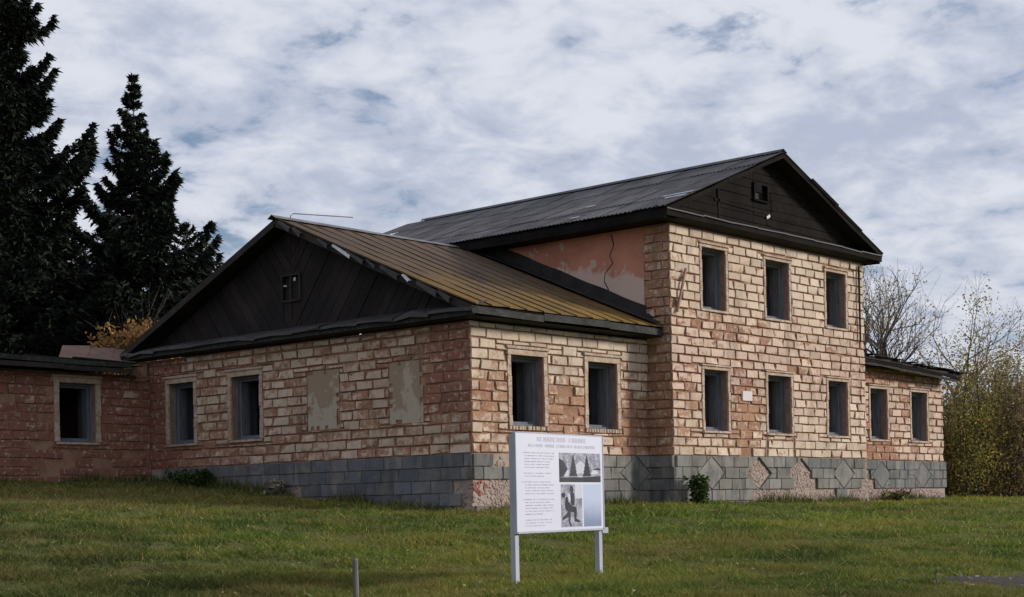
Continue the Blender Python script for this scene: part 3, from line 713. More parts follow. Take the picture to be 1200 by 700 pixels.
# gable wall of the wing: herringbone boards
def tri_boards(F, base0, base1, apex, zb, angle_l, angle_r, wd, name, parent, mat, depth=.03, holes=(), d0=0.):
    """boards clipped to the triangle (base0,zb)-(base1,zb)-(apex); left half slants one way, right half the other"""
    sa, za = apex; hp = []
    def tri_clip(pl):
        for (p, q) in (((base1, zb), (sa, za)), ((sa, za), (base0, zb)), ((base0, zb), (base1, zb))):
            nx, nz = (q[1] - p[1]), -(q[0] - p[0]); pl = clip(pl, nx, nz, nx * p[0] + nz * p[1])
            if len(pl) < 3: return []
        return pl
    for side, ang in ((0, angle_l), (1, angle_r)):
        ca, sn = math.cos(ang), math.sin(ang); R = (base1 - base0) + 3
        t = -R
        while t < R:
            wb = wd * random.uniform(.85, 1.15); g = .006
            c0, c1 = t + g, t + wb - g; t += wb
            cx_, cz_ = sa, zb
            pl = [(cx_ + ca * u - sn * v, cz_ + sn * u + ca * v) for u, v in ((-R, c0), (R, c0), (R, c1), (-R, c1))]
            pl = tri_clip(pl)
            if len(pl) > 2: pl = clip(pl, 1, 0, sa - .004) if side == 0 else clip(pl, -1, 0, -sa - .004)
            if len(pl) < 3 or area(pl) < .015: continue
            pls = [pl]
            for (A, B, C, D) in holes:
                new = []
                for q in pls:
                    o = clip(q, 1, 0, A); new.append(o); r = clip(q, -1, 0, -A)
                    if len(r) > 2:
                        o = clip(r, -1, 0, -B); new.append(o); r = clip(r, 1, 0, B)
                    if len(r) > 2: new.append(clip(r, 0, 1, C)); new.append(clip(r, 0, -1, -D))
                pls = [q for q in new if len(q) > 2 and area(q) > .003]
            m = MB(); c = (0, random.random(), 0)
            for q in pls: prism(m, F, q, d0, d0 + depth + random.gauss(0, .006), .004, c)
            if m.v: m.build(name, mat, parent)
Fg = frame3((0, 0, 0), (0, -1, 0), (-1, 0, 0))         # s = -Y
gb = MB(); gb.faces([(.12, -.3, 2.94), (.12, 12.2, 2.94), (.12, 5.95, 5.78)], [(0, 1, 2)]); gable_w = gb.build('gable', M_TAR, HOUSE)
def m_board(t):
    p = t.pos(); a = t.attr('blk'); r, g, b = t.sep(a.outputs['Vector']); n = t.noise(t.scalev(p, (1, 1, 1)), 1.1, 5, .6); f = t.noise(p, 16, 5, .65)
    c = t.mix(t.step(n, .35, .7), (.017, .014, .015), (.030, .023, .022)); c = t.mix(t.math('MULTIPLY', t.step(f, .5, .75), .4), c, (.040, .034, .033))
    hsv = t.node('ShaderNodeHueSaturation'); t.set(hsv.inputs['Color'], c); t.set(hsv.inputs['Value'], t.math('MULTIPLY_ADD', g, .5, .7))
    t.out(hsv.outputs[0], .9, t.bump(f, .4, .01), .15)
M_BOARD = material('old_gable_board', m_board)
tri_boards(Fg, -12.15, .25, (-5.95, 5.74), 3.0, math.radians(-52), math.radians(52), .27, 'gable_board', gable_w, M_BOARD, .03, [(-6.27, -5.62, 3.95, 4.56)], -.08)
m = MB()                                                # attic opening with a mullion
for (a, b, c, e) in ((-6.30, -6.25, 3.92, 4.60), (-5.64, -5.59, 3.92, 4.60), (-6.25, -5.64, 4.55, 4.60), (-6.25, -5.64, 3.92, 3.97), (-5.97, -5.92, 3.97, 4.55)): prism(m, Fg, [(a, c), (b, c), (b, e), (a, e)], -.06, .0, .004)
aw = m.build('attic_window', M_DARKWOOD, gable_w)
m = MB(); prism(m, Fg, [(-6.02 + .14, 4.42), (-6.02 + .23, 4.42), (-6.02 + .22, 4.51), (-6.02 + .15, 4.5)], -.05, -.04, .003); prism(m, Fg, [(-6.25, 4.32), (-6.13, 4.30), (-6.13, 4.34), (-6.25, 4.36)], -.05, -.04, .003); m.build('pale_bit', M_PALETIN, aw)  # pale bits painted as daylight coming through holes
# skirt ledge at the foot of the gable: bent tin sheets
y = -.55; k = 0
m = MB(); m.beam((-.42, -.52, 3.02), (-.42, 12.4, 3.02), .035, .14); m.build('fascia_board', M_FASCIA, gable_w)
m = MB(); m.faces([(-.42, -.5, 2.945), (-.42, 12.3, 2.945), (-.002, 12.3, 2.925), (-.002, -.5, 2.925)], [(0, 1, 2, 3)]); m.build('soffit', M_DARKWOOD, gable_w)
prev = 0.
while y < 12.3:
    wd = random.uniform(1.0, 1.5); y1 = min(12.4, y + wd); m = MB()
    d0 = random.uniform(-.06, .03); d1 = random.uniform(-.06, .03)
    m.faces([(.06, y, 3.30), (-.5 + random.gauss(0, .02), y - .02, 3.12 + d0), (-.53, y, 3.05 + d0), (.06, y1, 3.29), (-.5, y1 + .02, 3.12 + d1), (-.53, y1, 3.05 + d1), (.06, (y + y1) / 2, 3.3), (-.5 + random.gauss(0, .03), (y + y1) / 2, 3.13 + random.gauss(0, .02)), (-.53, (y + y1) / 2, 3.06)],
            [(0, 1, 7, 6), (6, 7, 4, 3), (1, 2, 8, 7), (7, 8, 5, 4)]); m.build('skirt_sheet', M_DARKTIN, gable_w); y = y1
m = MB(); m.tube([(.05, RY, RZ - .1), (.06, RY, RZ + .13), (.16, RY, RZ + .19), (2.1, RY - .02, RZ + .34)], [.014] * 4, 5); m.build('bent_wire', M_TIN, roof_w)

# two-storey roof
CX, HW, ER, RR = 11.32, 5.42, 6.03, 8.18; YF, YB = -1.12, 12.6
def r2(u, y, up=0, side=-1):           # u 0 eave .. 1 ridge
    nx, nz = -(RR - ER), HW; l = math.hypot(nx, nz)
    return np.array([CX + side * HW * (1 - u) + side * up * (RR - ER) / l, y, ER + (RR - ER) * u + up * HW / l - .05 * math.sin(math.pi * u) * math.sin(math.pi * (y - YF) / 14)])
m = MB()
for sd_ in (-1, 1): m.poly([r2(0, YF + .05, -.05, sd_), r2(1, YF + .05, -.05, sd_), r2(1, 11.9, -.05, sd_), r2(.2, 10.4, -.05, sd_), r2(0, 10.4, -.05, sd_)])
roof_2 = m.build('roof', M_DARKWOOD, HOUSE)
rows2 = 4; sw_ = 1.02
for sd_ in (-1, 1):
    for rI in range(rows2):
        y = YF; u0, u1 = rI / rows2 - (.012 if rI else .0), (rI + 1) / rows2 + .0
        lim = 10.6 + 2.0 * (rI + .5) / rows2 + .2
        while y < lim - .3:
            y1 = y + sw_; m = MB(); ya = y; y = y - (abs(random.gauss(0, .05)) if y == YF else 0); nw = 16; c = (0, random.random(), 0); up0 = .006 * (rI % 2) + abs(random.gauss(0, .004)); tilt = random.gauss(0, .003)
            top, bot = [], []
            for i in range(nw + 1):
                yy = y + (y1 - y + .02) * i / nw; hh = .015 * math.cos(math.pi * i)
                bot.append(r2(u0 + random.gauss(0, .002), yy, .022 + hh + up0 + tilt, sd_)); top.append(r2(u1, yy, .01 + hh + up0, sd_))
            fs = [(i, i + 1, nw + 2 + i, nw + 1 + i) for i in range(nw)]
            und = [p - np.array([0, 0, .012]) for p in bot]
            fs += [(i + 2 * (nw + 1), i + 1 + 2 * (nw + 1), i + 1, i) for i in range(nw)]
            m.faces(bot + top + und, fs if sd_ < 0 else [f[::-1] for f in fs], c); m.build('roof_sheet', M_SLATE, roof_2); y = y1
m = MB(); m.faces([r2(.975, YF - .02, .06), r2(1, YF - .02, .10), r2(.975, YF - .02, .06, 1), r2(.975, 12.5, .06), r2(1, 12.5, .10), r2(.975, 12.5, .06, 1)], [(0, 3, 4, 1), (1, 4, 5, 2)]); m.build('ridge_cap', M_SLATE, roof_2)
for sd_ in (-1, 1):
    m = MB(); seg_beam(m, r2(-.005, YF + .03, -.08, sd_), r2(1, YF + .03, -.08, sd_), 6, .04, .11); m.build('barge_board', M_BLACKBOARD, roof_2)
    m = MB(); seg_beam(m, (CX + sd_ * (HW - .05), YF + .08, ER - .15), (CX + sd_ * (HW - .05), 10.5, ER - .15), 7, .03, .22, .02); m.build('fascia_board', M_BLACKBOARD, roof_2)
    xw = BX0 - .003 if sd_ < 0 else BX1 + .003
    m = MB(); m.faces([(CX + sd_ * (HW - .07), YF + .1, 5.80), (CX + sd_ * (HW - .07), 10.5, 5.80), (xw, 10.5, 5.77), (xw, YF + .1, 5.77)], [(0, 1, 2, 3)]); m.build('soffit', M_DARKWOOD, roof_2)
for (u, y0, y1, dz_) in ((.14, YF - .01, -.5, .07), (.20, YF - .01, -.2, .07), (.35, 2.6, 2.9, .06), (.06, 1.9, 2.2, .055)):
    m = MB(); m.faces([r2(u, y0, dz_), r2(u, y1, dz_), r2(u + .018, y1, dz_ + .005), r2(u + .022, y0, dz_ + .005)], [(0, 1, 2, 3)]); m.build('torn_tin_strip', M_PALETIN, roof_2)
# pediment
Fp = frame3((0, -PR - .0, 0), (1, 0, 0), (0, -1, 0))
m = MB(); m.faces([(CX - HW + .25, -PR + .15, 5.85), (CX + HW - .25, -PR + .15, 5.85), (CX, -PR + .15, RR - .10)], [(0, 1, 2)]); ped = m.build('pediment', M_TAR, HOUSE)
tri_boards(Fp, CX - HW + .3, CX + HW - .3, (CX, RR - .13), 5.99, 0, 0, .24, 'pediment_board', ped, M_BLACKBOARD, .03, [(10.45, 11.1, 6.86, 7.3)], -.08)
m = MB()
for (a, b, c, e) in ((10.42, 10.47, 6.83, 7.33), (11.08, 11.13, 6.83, 7.33), (10.47, 11.08, 7.28, 7.33), (10.47, 11.08, 6.83, 6.88), (10.47, 10.80, 7.06, 7.28)): prism(m, Fp, [(a, c), (b, c), (b, e), (a, e)], -.06, .01, .004)
m.build('attic_window', M_BLACKBOARD, ped)
m = MB(); prism(m, Fp, [(11.05, 6.40), (11.22, 6.48), (11.19, 6.56), (11.03, 6.47)], -.02, .0, .004); m.build('pale_bit', M_PALETIN, ped)
m = MB()
m.beam((8.6, -PR + .055, 6.62), (13.6, -PR + .055, 6.50), .05, .08); m.build('tie_beam', M_BLACKBOARD, ped)
m = MB(); m.beam((8.8, -PR + .05, 6.05), (8.78, -PR + .05, 6.95), .08, .04, (0, -1, 0)); m.build('stud', M_BLACKBOARD, ped)
m = MB(); seg_beam(m, (CX - HW + .02, YF + .04, 5.90), (CX + HW - .02, YF + .04, 5.90), 6, .03, .15, .014); m.build('fascia_board', M_BLACKBOARD, ped)
m = MB(); m.faces([(CX - HW + .1, YF + .06, 5.84), (CX + HW - .1, YF + .06, 5.84), (CX + HW - .1, -PR - .002, 5.76), (CX - HW + .1, -PR - .002, 5.76)], [(3, 2, 1, 0)]); m.build('soffit', M_DARKWOOD, ped)
x = CX - HW
while x < CX + HW - .1:
    x1 = min(CX + HW, x + random.uniform(1.0, 1.6)); m = MB(); j0 = random.gauss(0, .012); j1 = random.gauss(0, .012)
    m.faces([(x, -PR + .02, 6.12), (x1, -PR + .02, 6.12), (x1 + .02, YF, 5.995 + j1), (x - .0, YF, 5.995 + j0), (x1 + .02, YF - .01, 5.96 + j1), (x, YF - .01, 5.96 + j0)], [(0, 3, 2, 1), (3, 5, 4, 2)]); m.build('skirt_sheet', M_DARKTIN, ped); x = x1

# right wing: a sagging, half collapsed eave
m = MB(); m.poly([(BX1 + .03, -.5, 3.02), (REND + .25, -.45, 2.86), (REND + .25, 8.4, 2.96), (BX1 + .03, 8.4, 3.06)]); m.poly([(BX1 + .03, -.48, 2.80), (BX1 + .03, -.002, 2.86), (REND + .2, -.002, 2.80), (REND + .2, -.43, 2.72)])
roof_3 = m.build('roof', M_DARKWOOD, HOUSE)
zr = lambda x: 3.10 - .26 * ((x - BX1) / 6.8) ** 1.3
for k in range(3):
    m = MB(); o = k * .09
    for a, b in zip(np.linspace(BX1 + .04, REND + .45 - .15 * k, 6)[:-1], np.linspace(BX1 + .04, REND + .45 - .15 * k, 6)[1:]): m.beam((a, -.52 + .02 * k, zr(a) - o - .04 + random.gauss(0, .012)), (b, -.52 + .02 * k, zr(b) - o - .04 + random.gauss(0, .012)), .04, .085)
    m.build('eave_board', [M_DARKWOOD, M_BLACKBOARD, M_DARKWOOD][k], roof_3)
x = BX1 + .05
while x < REND + .3:
    wd = random.uniform(.35, .6); m = MB(); z = zr(x) + .02
    m.beam((x + wd / 2, -.62 + random.gauss(0, .05), z + random.gauss(0, .015)), (x + wd / 2 + random.gauss(0, .05), 2.5, z + .10 + random.gauss(0, .04)), wd * .9, .03, (0, 0, 1), (0, random.random(), 0)); m.build('roof_plank', M_BLACKBOARD, roof_3); x += wd
for (p, q) in (((16.3, .1, 3.12), (17.6, .5, 3.42)), ((16.25, .6, 3.1), (17.0, .2, 3.5)), ((17.4, .3, 3.2), (18.4, 1.2, 3.3)), ((20.8, -.4, 3.0), (22.9, -.3, 2.98)), ((21.3, .1, 3.02), (23.2, -.5, 2.88))):
    m = MB(); m.beam(p, q, .14, .05, (0, 0, 1), (0, random.random(), 0)); m.build('fallen_plank', M_BLACKBOARD, roof_3)

# far-left wing roof: low eave and one surviving rusty slope
m = MB(); m.poly([(-13.2, LEND - .45, 2.72), (-.50, LEND - .45, 2.72), (-.50, LEND + 6.8, 2.76), (-13.2, LEND + 6.8, 2.76)]); m.poly([(-13.2, LEND - .42, 2.46), (-13.2, LEND - .002, 2.5), (-.45, LEND - .002, 2.5), (-.45, LEND - .42, 2.46)])
roof_4 = m.build('roof', M_DARKWOOD, HOUSE)
for k in range(2):
    m = MB()
    for a in np.arange(-13.2, -.9, 2.05): m.beam((a, LEND - .46 - .03 * k, 2.72 - .13 * k + random.gauss(0, .015)), (a + 2.05, LEND - .46 - .03 * k, 2.72 - .13 * k + random.gauss(0, .015)), .04, .12)
    m.build('eave_board', [M_FASCIA, M_DARKWOOD][k], roof_4)
for k in range(3):
    m = MB(); a = -2.5 + k * .78
    m.faces([(a, LEND + .5, 2.78), (a + .8, LEND + .5, 2.78), (a + .8 + 1.6, LEND + 2.6, 3.55 - .02 * k), (a + 1.5, LEND + 2.6, 3.50)], [(0, 1, 2, 3)]); m.build('roof_sheet', M_RUSTROOF, roof_4)
for p, q in (((-4.6, LEND - .1, 2.84), (-3.6, LEND + .2, 2.80)), ((-3.9, LEND - .3, 2.83), (-1.9, LEND, 2.82)), ((-2.6, LEND - .4, 2.83), (-.6, LEND - .2, 2.80))):
    m = MB(); m.beam(p, q, .12, .05, (0, 0, 1), (0, random.random(), 0)); m.build('fallen_plank', M_BOARD, roof_4)

# ------------------------------------------------------------------ information board and stake
def at(u, v, D):
    cr, sr = math.cos(ROLL), math.sin(ROLL); x = cr * (u - 604) - sr * (v - 585.45); y = sr * (u - 604) + cr * (v - 585.45)
    return CAMN + D * (FW + RT * x / FPX + np.array([0, 0, -y / FPX + PITCH]))
P0 = np.array([-9.62, -9.70, 0.]); P1 = np.array([-7.50, -9.42, 0.])
SD = (P1 - P0); SW = np.linalg.norm(SD); SD /= SW; SN = np.array([SD[1], -SD[0], 0])      # normal towards the viewer
zg0 = -2.20; ZT, ZB = -.215, -1.51
SIGN = empty('information_board', (float(P0[0] + P1[0]) / 2, float(P0[1] + P1[1]) / 2, zg0), 'white information board with grey text and photographs on two steel posts in the grass', 'sign')
Fs = lambda s, z, d=0.: P0 + SD * s + SN * d + np.array([0, 0, z])
def sbox(m, a, b, c, e, d0, d1): prism(m, Fs, [(a, c), (b, c), (b, e), (a, e)], d0, d1, .002)
for s in (.02, SW + .01):
    m = MB(); m.tube([Fs(s, -2.5, -.06), Fs(s, ZT - .02, -.06)], [.085, .085], 4); m.v = [tuple(Fs(s + (.042 if k in (0, 1) else -.042), zz_, -.085 if k in (1, 2) else -.012)) for zz_ in (-2.6, ZT - .02) for k in range(4)]
    m.build('post', M_STEEL, SIGN)
m = MB(); sbox(m, -.035, SW + .035, ZB, ZT, -.01, .03); panel = m.build('panel', M_PANEL, SIGN)
m = MB()
for a, b, c, e in ((-.045, -.03, ZB - .02, ZT + .01), (SW + .03, SW + .05, ZB - .02, ZT + .01), (-.03, SW + .03, ZT, ZT + .012), (-.03, SW + .03, ZB - .022, ZB)): sbox(m, a, b, c, e, -.012, .036)
m.build('panel_frame', M_STEEL, SIGN)
m = MB(); P = Fs(SW + .05, ZB - .02, -.02); m.box(P - np.array([.0, .02, .05]), P + np.array([.13, .03, .03])); m.build('bracket', M_STEEL, SIGN)
W_, H_ = SW, ZT - ZB
# the print: illegible lines of lettering as in the photograph
def words(m, s0, s1, z, h, lens, d=.0315):
    tot = sum(lens) + .9 * (len(lens) - 1); cw = (s1 - s0) / tot; s = s0
    for L_ in lens:
        for _ in range(L_):
            a, b = s + cw * .12, s + cw * .86; k = random.random(); t = cw * .24; th = h * .2
            st = [(a, a + t, z, z + h)]
            if k < .75: st.append((b - t, b, z, z + h))
            if k < .35: st.append((a + t, b - t, z + h * .42, z + h * .42 + th))
            elif k < .6: st.append((a + t, b - t, z + h - th, z + h))
            else: st += [(a + t, b - t, z, z + th), (a + t, b - t, z + h - th, z + h)]
            for q in st: m.poly([Fs(q[0], q[2], d), Fs(q[1], q[2], d), Fs(q[1], q[3], d), Fs(q[0], q[3], d)])
            s += cw
        s += .9 * cw
m = MB(); words(m, W_ * .22, W_ * .82, ZT - .105, .06, [9, 6]); words(m, W_ * .12, W_ * .92, ZT - .18, .038, [8, 5, 9, 12]); m.build('title_lettering', M_INK, panel, kind='stuff')
m = MB(); z = ZT - .265; rows = [(.06, .42), (.08, .42), (.08, .41), (.08, .38), (.08, .36), (.08, .36), None, (.07, .38), (.08, .30), None, (.05, .38), (.08, .41), (.08, .36), (.08, .40), (.08, .41), None, (.06, .41), (.08, .36), (.08, .41), (.08, .40), (.08, .41), (.08, .28), None, (.08, .38), (.08, .39), (.08, .30)]
for r in rows:
    if r:
        tot = 0; ls = []
        while tot < (r[1] - r[0]) * 90: k = random.randint(2, 9); ls.append(k); tot += k + 1
        words(m, W_ * r[0], W_ * r[1], z, .013, ls)
    z -= .0385
m.build('text_lettering', M_INK, panel, kind='stuff')
# photographs on the panel (flat prints)
def flat(m, pts, d): m.poly([Fs(s, z, d) for s, z in pts])
pa, pb, pz0, pz1 = W_ * .475, W_ * .985, ZT - .645, ZT - .245
m = MB(); flat(m, [(pa, pz0), (pb, pz0), (pb, pz1), (pa, pz1)], .0312); ph1 = m.build('landscape_photograph', M_INKMID, panel)
def P_(u, v): return (pa + (pb - pa) * u, pz0 + (pz1 - pz0) * v)
m = MB(); flat(m, [P_(.40, .30), P_(.62, .30), P_(.62, .60), P_(.51, .74), P_(.40, .60)], .0322); flat(m, [P_(.08, .2), P_(.22, .2), P_(.22, .42), P_(.12, .44)], .0322); flat(m, [P_(.76, .28), P_(.94, .28), P_(.92, .42), P_(.80, .42)], .0322); flat(m, [P_(.36, 0), P_(.60, 0), P_(.55, .2), P_(.45, .2)], .0322); [(lambda q: (q.poly([m.v[i] for i in f]), q.build('photograph_highlight', M_INKPALE, ph1)))(MB()) for f in m.f]
m = MB()
for c, hw in ((.33, .10), (.66, .105)):
    pts = [P_(c + .02, .96)]; rgt = []; lft = []
    for k in range(1, 7):
        v = .96 - k * .125; ww = hw * k / 6; rgt += [P_(c + ww, v + .02), P_(c + ww * .8, v)]; lft += [P_(c - ww, v + .02), P_(c - ww * .8, v)]
    L_ = [P_(c, .97)] + rgt + lft[::-1]; flat(m, L_, .0326)
flat(m, [P_(0, 0), P_(1, 0), P_(1, .22), P_(.6, .17), P_(.4, .17), P_(0, .15)], .0324); flat(m, [P_(0, .15), P_(.1, .2), P_(.2, .45), P_(.1, .72), P_(0, .8)], .0325)
flat(m, [P_(.82, .42), P_(.9, .50), P_(1, .48), P_(1, .42)], .0325); m.build('photograph_dark_tones', M_INKDARK, ph1)
qa, qb, qz0, qz1 = W_ * .49, W_ * .745, ZB + .035, ZT - .675
m = MB(); flat(m, [(qa, qz0), (qb, qz0), (qb, qz1), (qa, qz1)], .0312); ph2 = m.build('portrait_photograph', M_INKMID, panel)
def Q_(u, v): return (qa + (qb - qa) * u, qz0 + (qz1 - qz0) * v)
m = MB()
for pts in ([(.40, .86), (.46, .80), (.56, .80), (.60, .88), (.55, .97), (.44, .97)], [(.44, .80), (.62, .80), (.64, .62), (.62, .52), (.50, .50), (.45, .62)], [(.0, .78), (.06, .70), (.18, .70), (.22, .76), (.14, .82)],
            [(.22, .70), (.30, .72), (.34, .60), (.50, .50), (.72, .46), (.74, .32), (.70, .20), (.90, .14), (.88, .10), (.62, .13), (.60, .34), (.44, .36), (.42, .12), (.50, .02), (.40, .02), (.32, .14), (.34, .24), (.05, .16), (.04, .22), (.32, .36), (.18, .44), (.18, .56)]):
    flat(m, [Q_(*p) for p in pts], .0322)
m.build('photograph_dark_tones', M_INKDARK, ph2)
m = MB(); flat(m, [Q_(.32, .78), Q_(.42, .78), Q_(.45, .62), Q_(.36, .58)], .0324); flat(m, [Q_(0, .0), Q_(.95, 0), Q_(.95, .01), Q_(0, .01)], .0324); flat(m, [Q_(.66, .66), Q_(1, .68), Q_(1, 1), Q_(.66, 1)], .0318); [(lambda q: (q.poly([m.v[i] for i in f]), q.build('photograph_highlight', M_INKPALE, ph2)))(MB()) for f in m.f]
m = MB(); flat(m, [(W_ * .765, qz0), (W_ * .985, qz0), (W_ * .985, qz1), (W_ * .765, qz1)], .0312); m.build('page_photograph', M_BLUEPAGE, panel)

Ps = at(416, 655, 17.6); zs_ = gz(Ps[0], Ps[1])
m = MB(); m.tube([(Ps[0], Ps[1], zs_ - .3), (Ps[0] + .005, Ps[1], (zs_ + Ps[2]) / 2), (Ps[0], Ps[1], Ps[2] - .015), (Ps[0], Ps[1], Ps[2])], [.034, .033, .032, .024], 8)
o = m.build('short_stake', M_POST); tag(o, 'short grey round stake standing in the grass at the bottom edge', 'stake')

# ------------------------------------------------------------------ vegetation
_vn = np.random.default_rng(5).random((256, 256))
def vnoise(X, Y, sc_):
    x = X * sc_; y = Y * sc_; i = np.floor(x).astype(int); j = np.floor(y).astype(int); fx = x - i; fy = y - j; fx = fx * fx * (3 - 2 * fx); fy = fy * fy * (3 - 2 * fy); g = lambda a, b: _vn[a % 256, b % 256]
    return (g(i, j) * (1 - fx) + g(i + 1, j) * fx) * (1 - fy) + (g(i, j + 1) * (1 - fx) + g(i + 1, j + 1) * fx) * fy
def rand_cols(n, palette, w=None, var=.18):
    pal = np.array(palette); k = rng.choice(len(pal), n, p=w); c = pal[k] * (1 + rng.normal(0, var, (n, 1))); return np.clip(c, .003, 1)

def spruce(x, y, h, rad, label, seed, nb=210, bare=.04, lean=(0, 0), top_r=.0, dens=62, pw=.82):
    r = np.random.default_rng(seed); z0 = gz(x, y) - .1
    root = empty('spruce_tree', (x, y, z0), label, 'tree', 'dark spruces behind the house')
    m = MB(); n = 8; m.tube([(x + lean[0] * k / n, y + lean[1] * k / n, z0 + h * k / n * .97) for k in range(n + 1)], [max(.015, .02 * h * (1 - k / n) ** 1.1) for k in range(n + 1)], 7); m.build('trunk', M_BARK, root)
    V = []; BR = MB()
    nwh = max(12, nb // 7)
    for i in range(nb):
        t = bare + (1 - bare) * min(.995, (i * nwh // nb + .5 + r.normal(0, .10)) / nwh)
        zb = z0 + h * t; px, py = x + lean[0] * t, y + lean[1] * t
        az = i * 2 * math.pi / 6.6 + r.normal(0, .35)
        prof = (1 - t) ** pw * rad * (.34 + .80 * r.random() ** .8) + .08 + top_r * (1 - t)
        L_ = prof * (1 + .22 * math.sin(9 * t * 3.1 + az)); dirh = np.array([math.cos(az), math.sin(az), 0]); side = np.array([-math.sin(az), math.cos(az), 0])
        droop = (.16 - .50 * (1 - t)) if t < .9 else .40
        nn = int(dens * 2.4 * (.12 + .88 * min(1, L_ / rad * 1.3)))
        q = np.sqrt(r.random(nn)) ; q[: nn // 4] = r.uniform(.75, 1, nn // 4)
        zz = droop * L_ * q + .80 * L_ * np.maximum(0, q - .5) ** 2 * 2
        C = np.array([px, py, zb]) + dirh * (L_ * q)[:, None] + np.array([0, 0, 1.]) * zz[:, None]
        spread = .24 * L_ * (1.05 - q) + .10
        C = C + side * (r.normal(0, 1, nn) * spread * .6)[:, None] + np.array([0, 0, 1]) * (r.normal(0, .035, nn) - np.abs(r.normal(0, .13, nn)) * min(1.2, L_ * .4))[:, None]
        tw = r.uniform(.16, .40, nn) * (.42 + .58 * min(1, L_ / 1.6)); wv = tw * r.uniform(.13, .28, nn)
        D_ = dirh * r.uniform(.35, 1, nn)[:, None] + side * r.normal(0, .65, nn)[:, None] + np.array([0, 0, 1]) * r.normal(-.35 if t < .9 else .35, .4, nn)[:, None]
        D_ /= np.linalg.norm(D_, axis=1)[:, None]; U = np.cross(D_, r.normal(0, 1, (nn, 3))); U /= np.linalg.norm(U, axis=1)[:, None] + 1e-9
        V.append(np.stack([C - U * wv[:, None], C + U * wv[:, None], C + D_ * tw[:, None]], 1).reshape(-1, 3))
        BR.tube([np.array([px, py, zb]), np.array([px, py, zb]) + dirh * L_ * .5 + np.array([0, 0, droop * L_ * .5]), np.array([px, py, zb]) + dirh * L_ * .95 + np.array([0, 0, droop * L_ * .95 + .10 * L_])], [.012 + .012 * L_, .01 + .006 * L_, .006], 3)
    V = np.concatenate(V); nt_ = len(V) // 3
    cols = np.repeat(rand_cols(nt_, [(.010, .015, .010), (.016, .022, .014), (.024, .031, .018)], [.5, .38, .12], .25), 3, 0)
    crown = fast_mesh('crown', V, 3, cols, M_NEEDLE, root); BR.build('branches', M_BARK, crown)
    return root

def atp(u, D):      # ground point under image column u at depth D
    p = at(u, 580, D); return float(p[0]), float(p[1])
x, y = atp(165, 58); spruce(x, y, 15.2, 6.5, 'pointed dark spruce standing alone against the sky behind the low roof', 11, 300, dens=250, pw=1.28)
x, y = atp(8, 56); spruce(x, y, 21.5, 4.9, 'tallest dark spruce, its top cut off by the frame at left', 12, 400, dens=190, pw=.85)
x, y = atp(62, 61); spruce(x, y, 12.6, 2.7, 'dense spruce with ragged tips right of the tallest one', 13, 240, dens=120, pw=.8)
x, y = atp(-45, 60); spruce(x, y, 20, 5.0, 'spruce mostly outside the left edge of the view', 14, 260, dens=110, pw=.8)
x, y = atp(120, 64); spruce(x, y, 10.6, 2.3, 'small slim spruce in the gap between the two tall ones', 15, 150, dens=70, pw=.8)
x, y = atp(222, 63); spruce(x, y, 10.6, 5.2, 'low broad spruce rising just over the board gable', 16, 220, dens=120, pw=.9)
x, y = atp(95, 66); spruce(x, y, 10.2, 4.4, 'lower spruce filling in behind the broken rusty roof', 17, 200, dens=100, pw=.8)

def branch_tree(x, y, h, label, cat, seed, spread=.55, levels=5, trunk_r=.09, leaf_n=0, leaf_pal=None, leaf_size=.07, forks=2, name='bare_tree', group=None, leaf_low=0., twig=True, clear=.25, lw=None, shape=None, tf=.34):
    r = np.random.default_rng(seed); z0 = gz(x, y) - .1; root = empty(name, (x, y, z0), label, cat, group); T = MB(); B = MB(); tips = []
    def grow(p, d_, L_, rad, lv, mb):
        n = 3; pts = [p]; rs = [rad]
        for k in range(n):
            d_ = d_ + r.normal(0, .13, 3); d_[2] += .05; d_ /= np.linalg.norm(d_); p = p + d_ * L_ / n; pts.append(p); rs.append(max(.004, rad * (1 - .40 * (k + 1) / n)))
            if lv > 0 and lv < levels and k < n - 1 and r.random() < .8: sub(p, d_, L_, rs[-1], lv)
            tips.append((p, lv))
        mb.tube(pts, rs, 6 if lv == levels else (4 if lv > 2 else 3))
        if lv > 0:
            for _ in range(forks + (r.random() < .5)): sub(p, d_, L_, rs[-1], lv)
    def sub(p, d_, L_, rad, lv):
        a = r.normal(0, 1, 3); a[2] = abs(a[2]) * .5; a -= d_ * (a @ d_); a /= np.linalg.norm(a) + 1e-9
        dd = d_ * (1 - spread * r.uniform(.5, 1)) + a * spread * r.uniform(.7, 1.3); dd /= np.linalg.norm(dd)
        grow(p, dd, L_ * r.uniform(.58, .80), rad * r.uniform(.58, .82), lv - 1, B)
    grow(np.array([x, y, z0]), np.array([r.normal(0, .06), r.normal(0, .06), 1.]), h * tf, trunk_r, levels, T)
    T.build('trunk', M_BARK, root); B.build('branches', M_BARK, root)
    if leaf_n:
        pts = np.array([t[0] for t in tips if t[1] <= 2]); pts = pts[pts[:, 2] > z0 + leaf_low * h] if leaf_low >= 0 else pts[pts[:, 2] < z0 - leaf_low * h]
        if len(pts): leaves(pts, leaf_n, leaf_pal, leaf_size, root, r, .22, lw)
    return root
def leaves(pts, n, pal, size, root, r, sp=.2, w=None, name='foliage'):
    C = pts[r.integers(0, len(pts), n)] + r.normal(0, sp, (n, 3)); A = r.normal(0, 1, (n, 3)); A /= np.linalg.norm(A, axis=1)[:, None]
    Bv = np.cross(A, r.normal(0, 1, (n, 3))); Bv /= np.linalg.norm(Bv, axis=1)[:, None]; s = (size * r.uniform(.5, 1.3, n))[:, None]
    V = np.stack([C - A * s, C + Bv * s * .55, C + A * s, C - Bv * s * .55], 1).reshape(-1, 3)
    return fast_mesh(name, V, 4, np.repeat(rand_cols(n, pal, w, .2), 4, 0), M_LEAF, root)

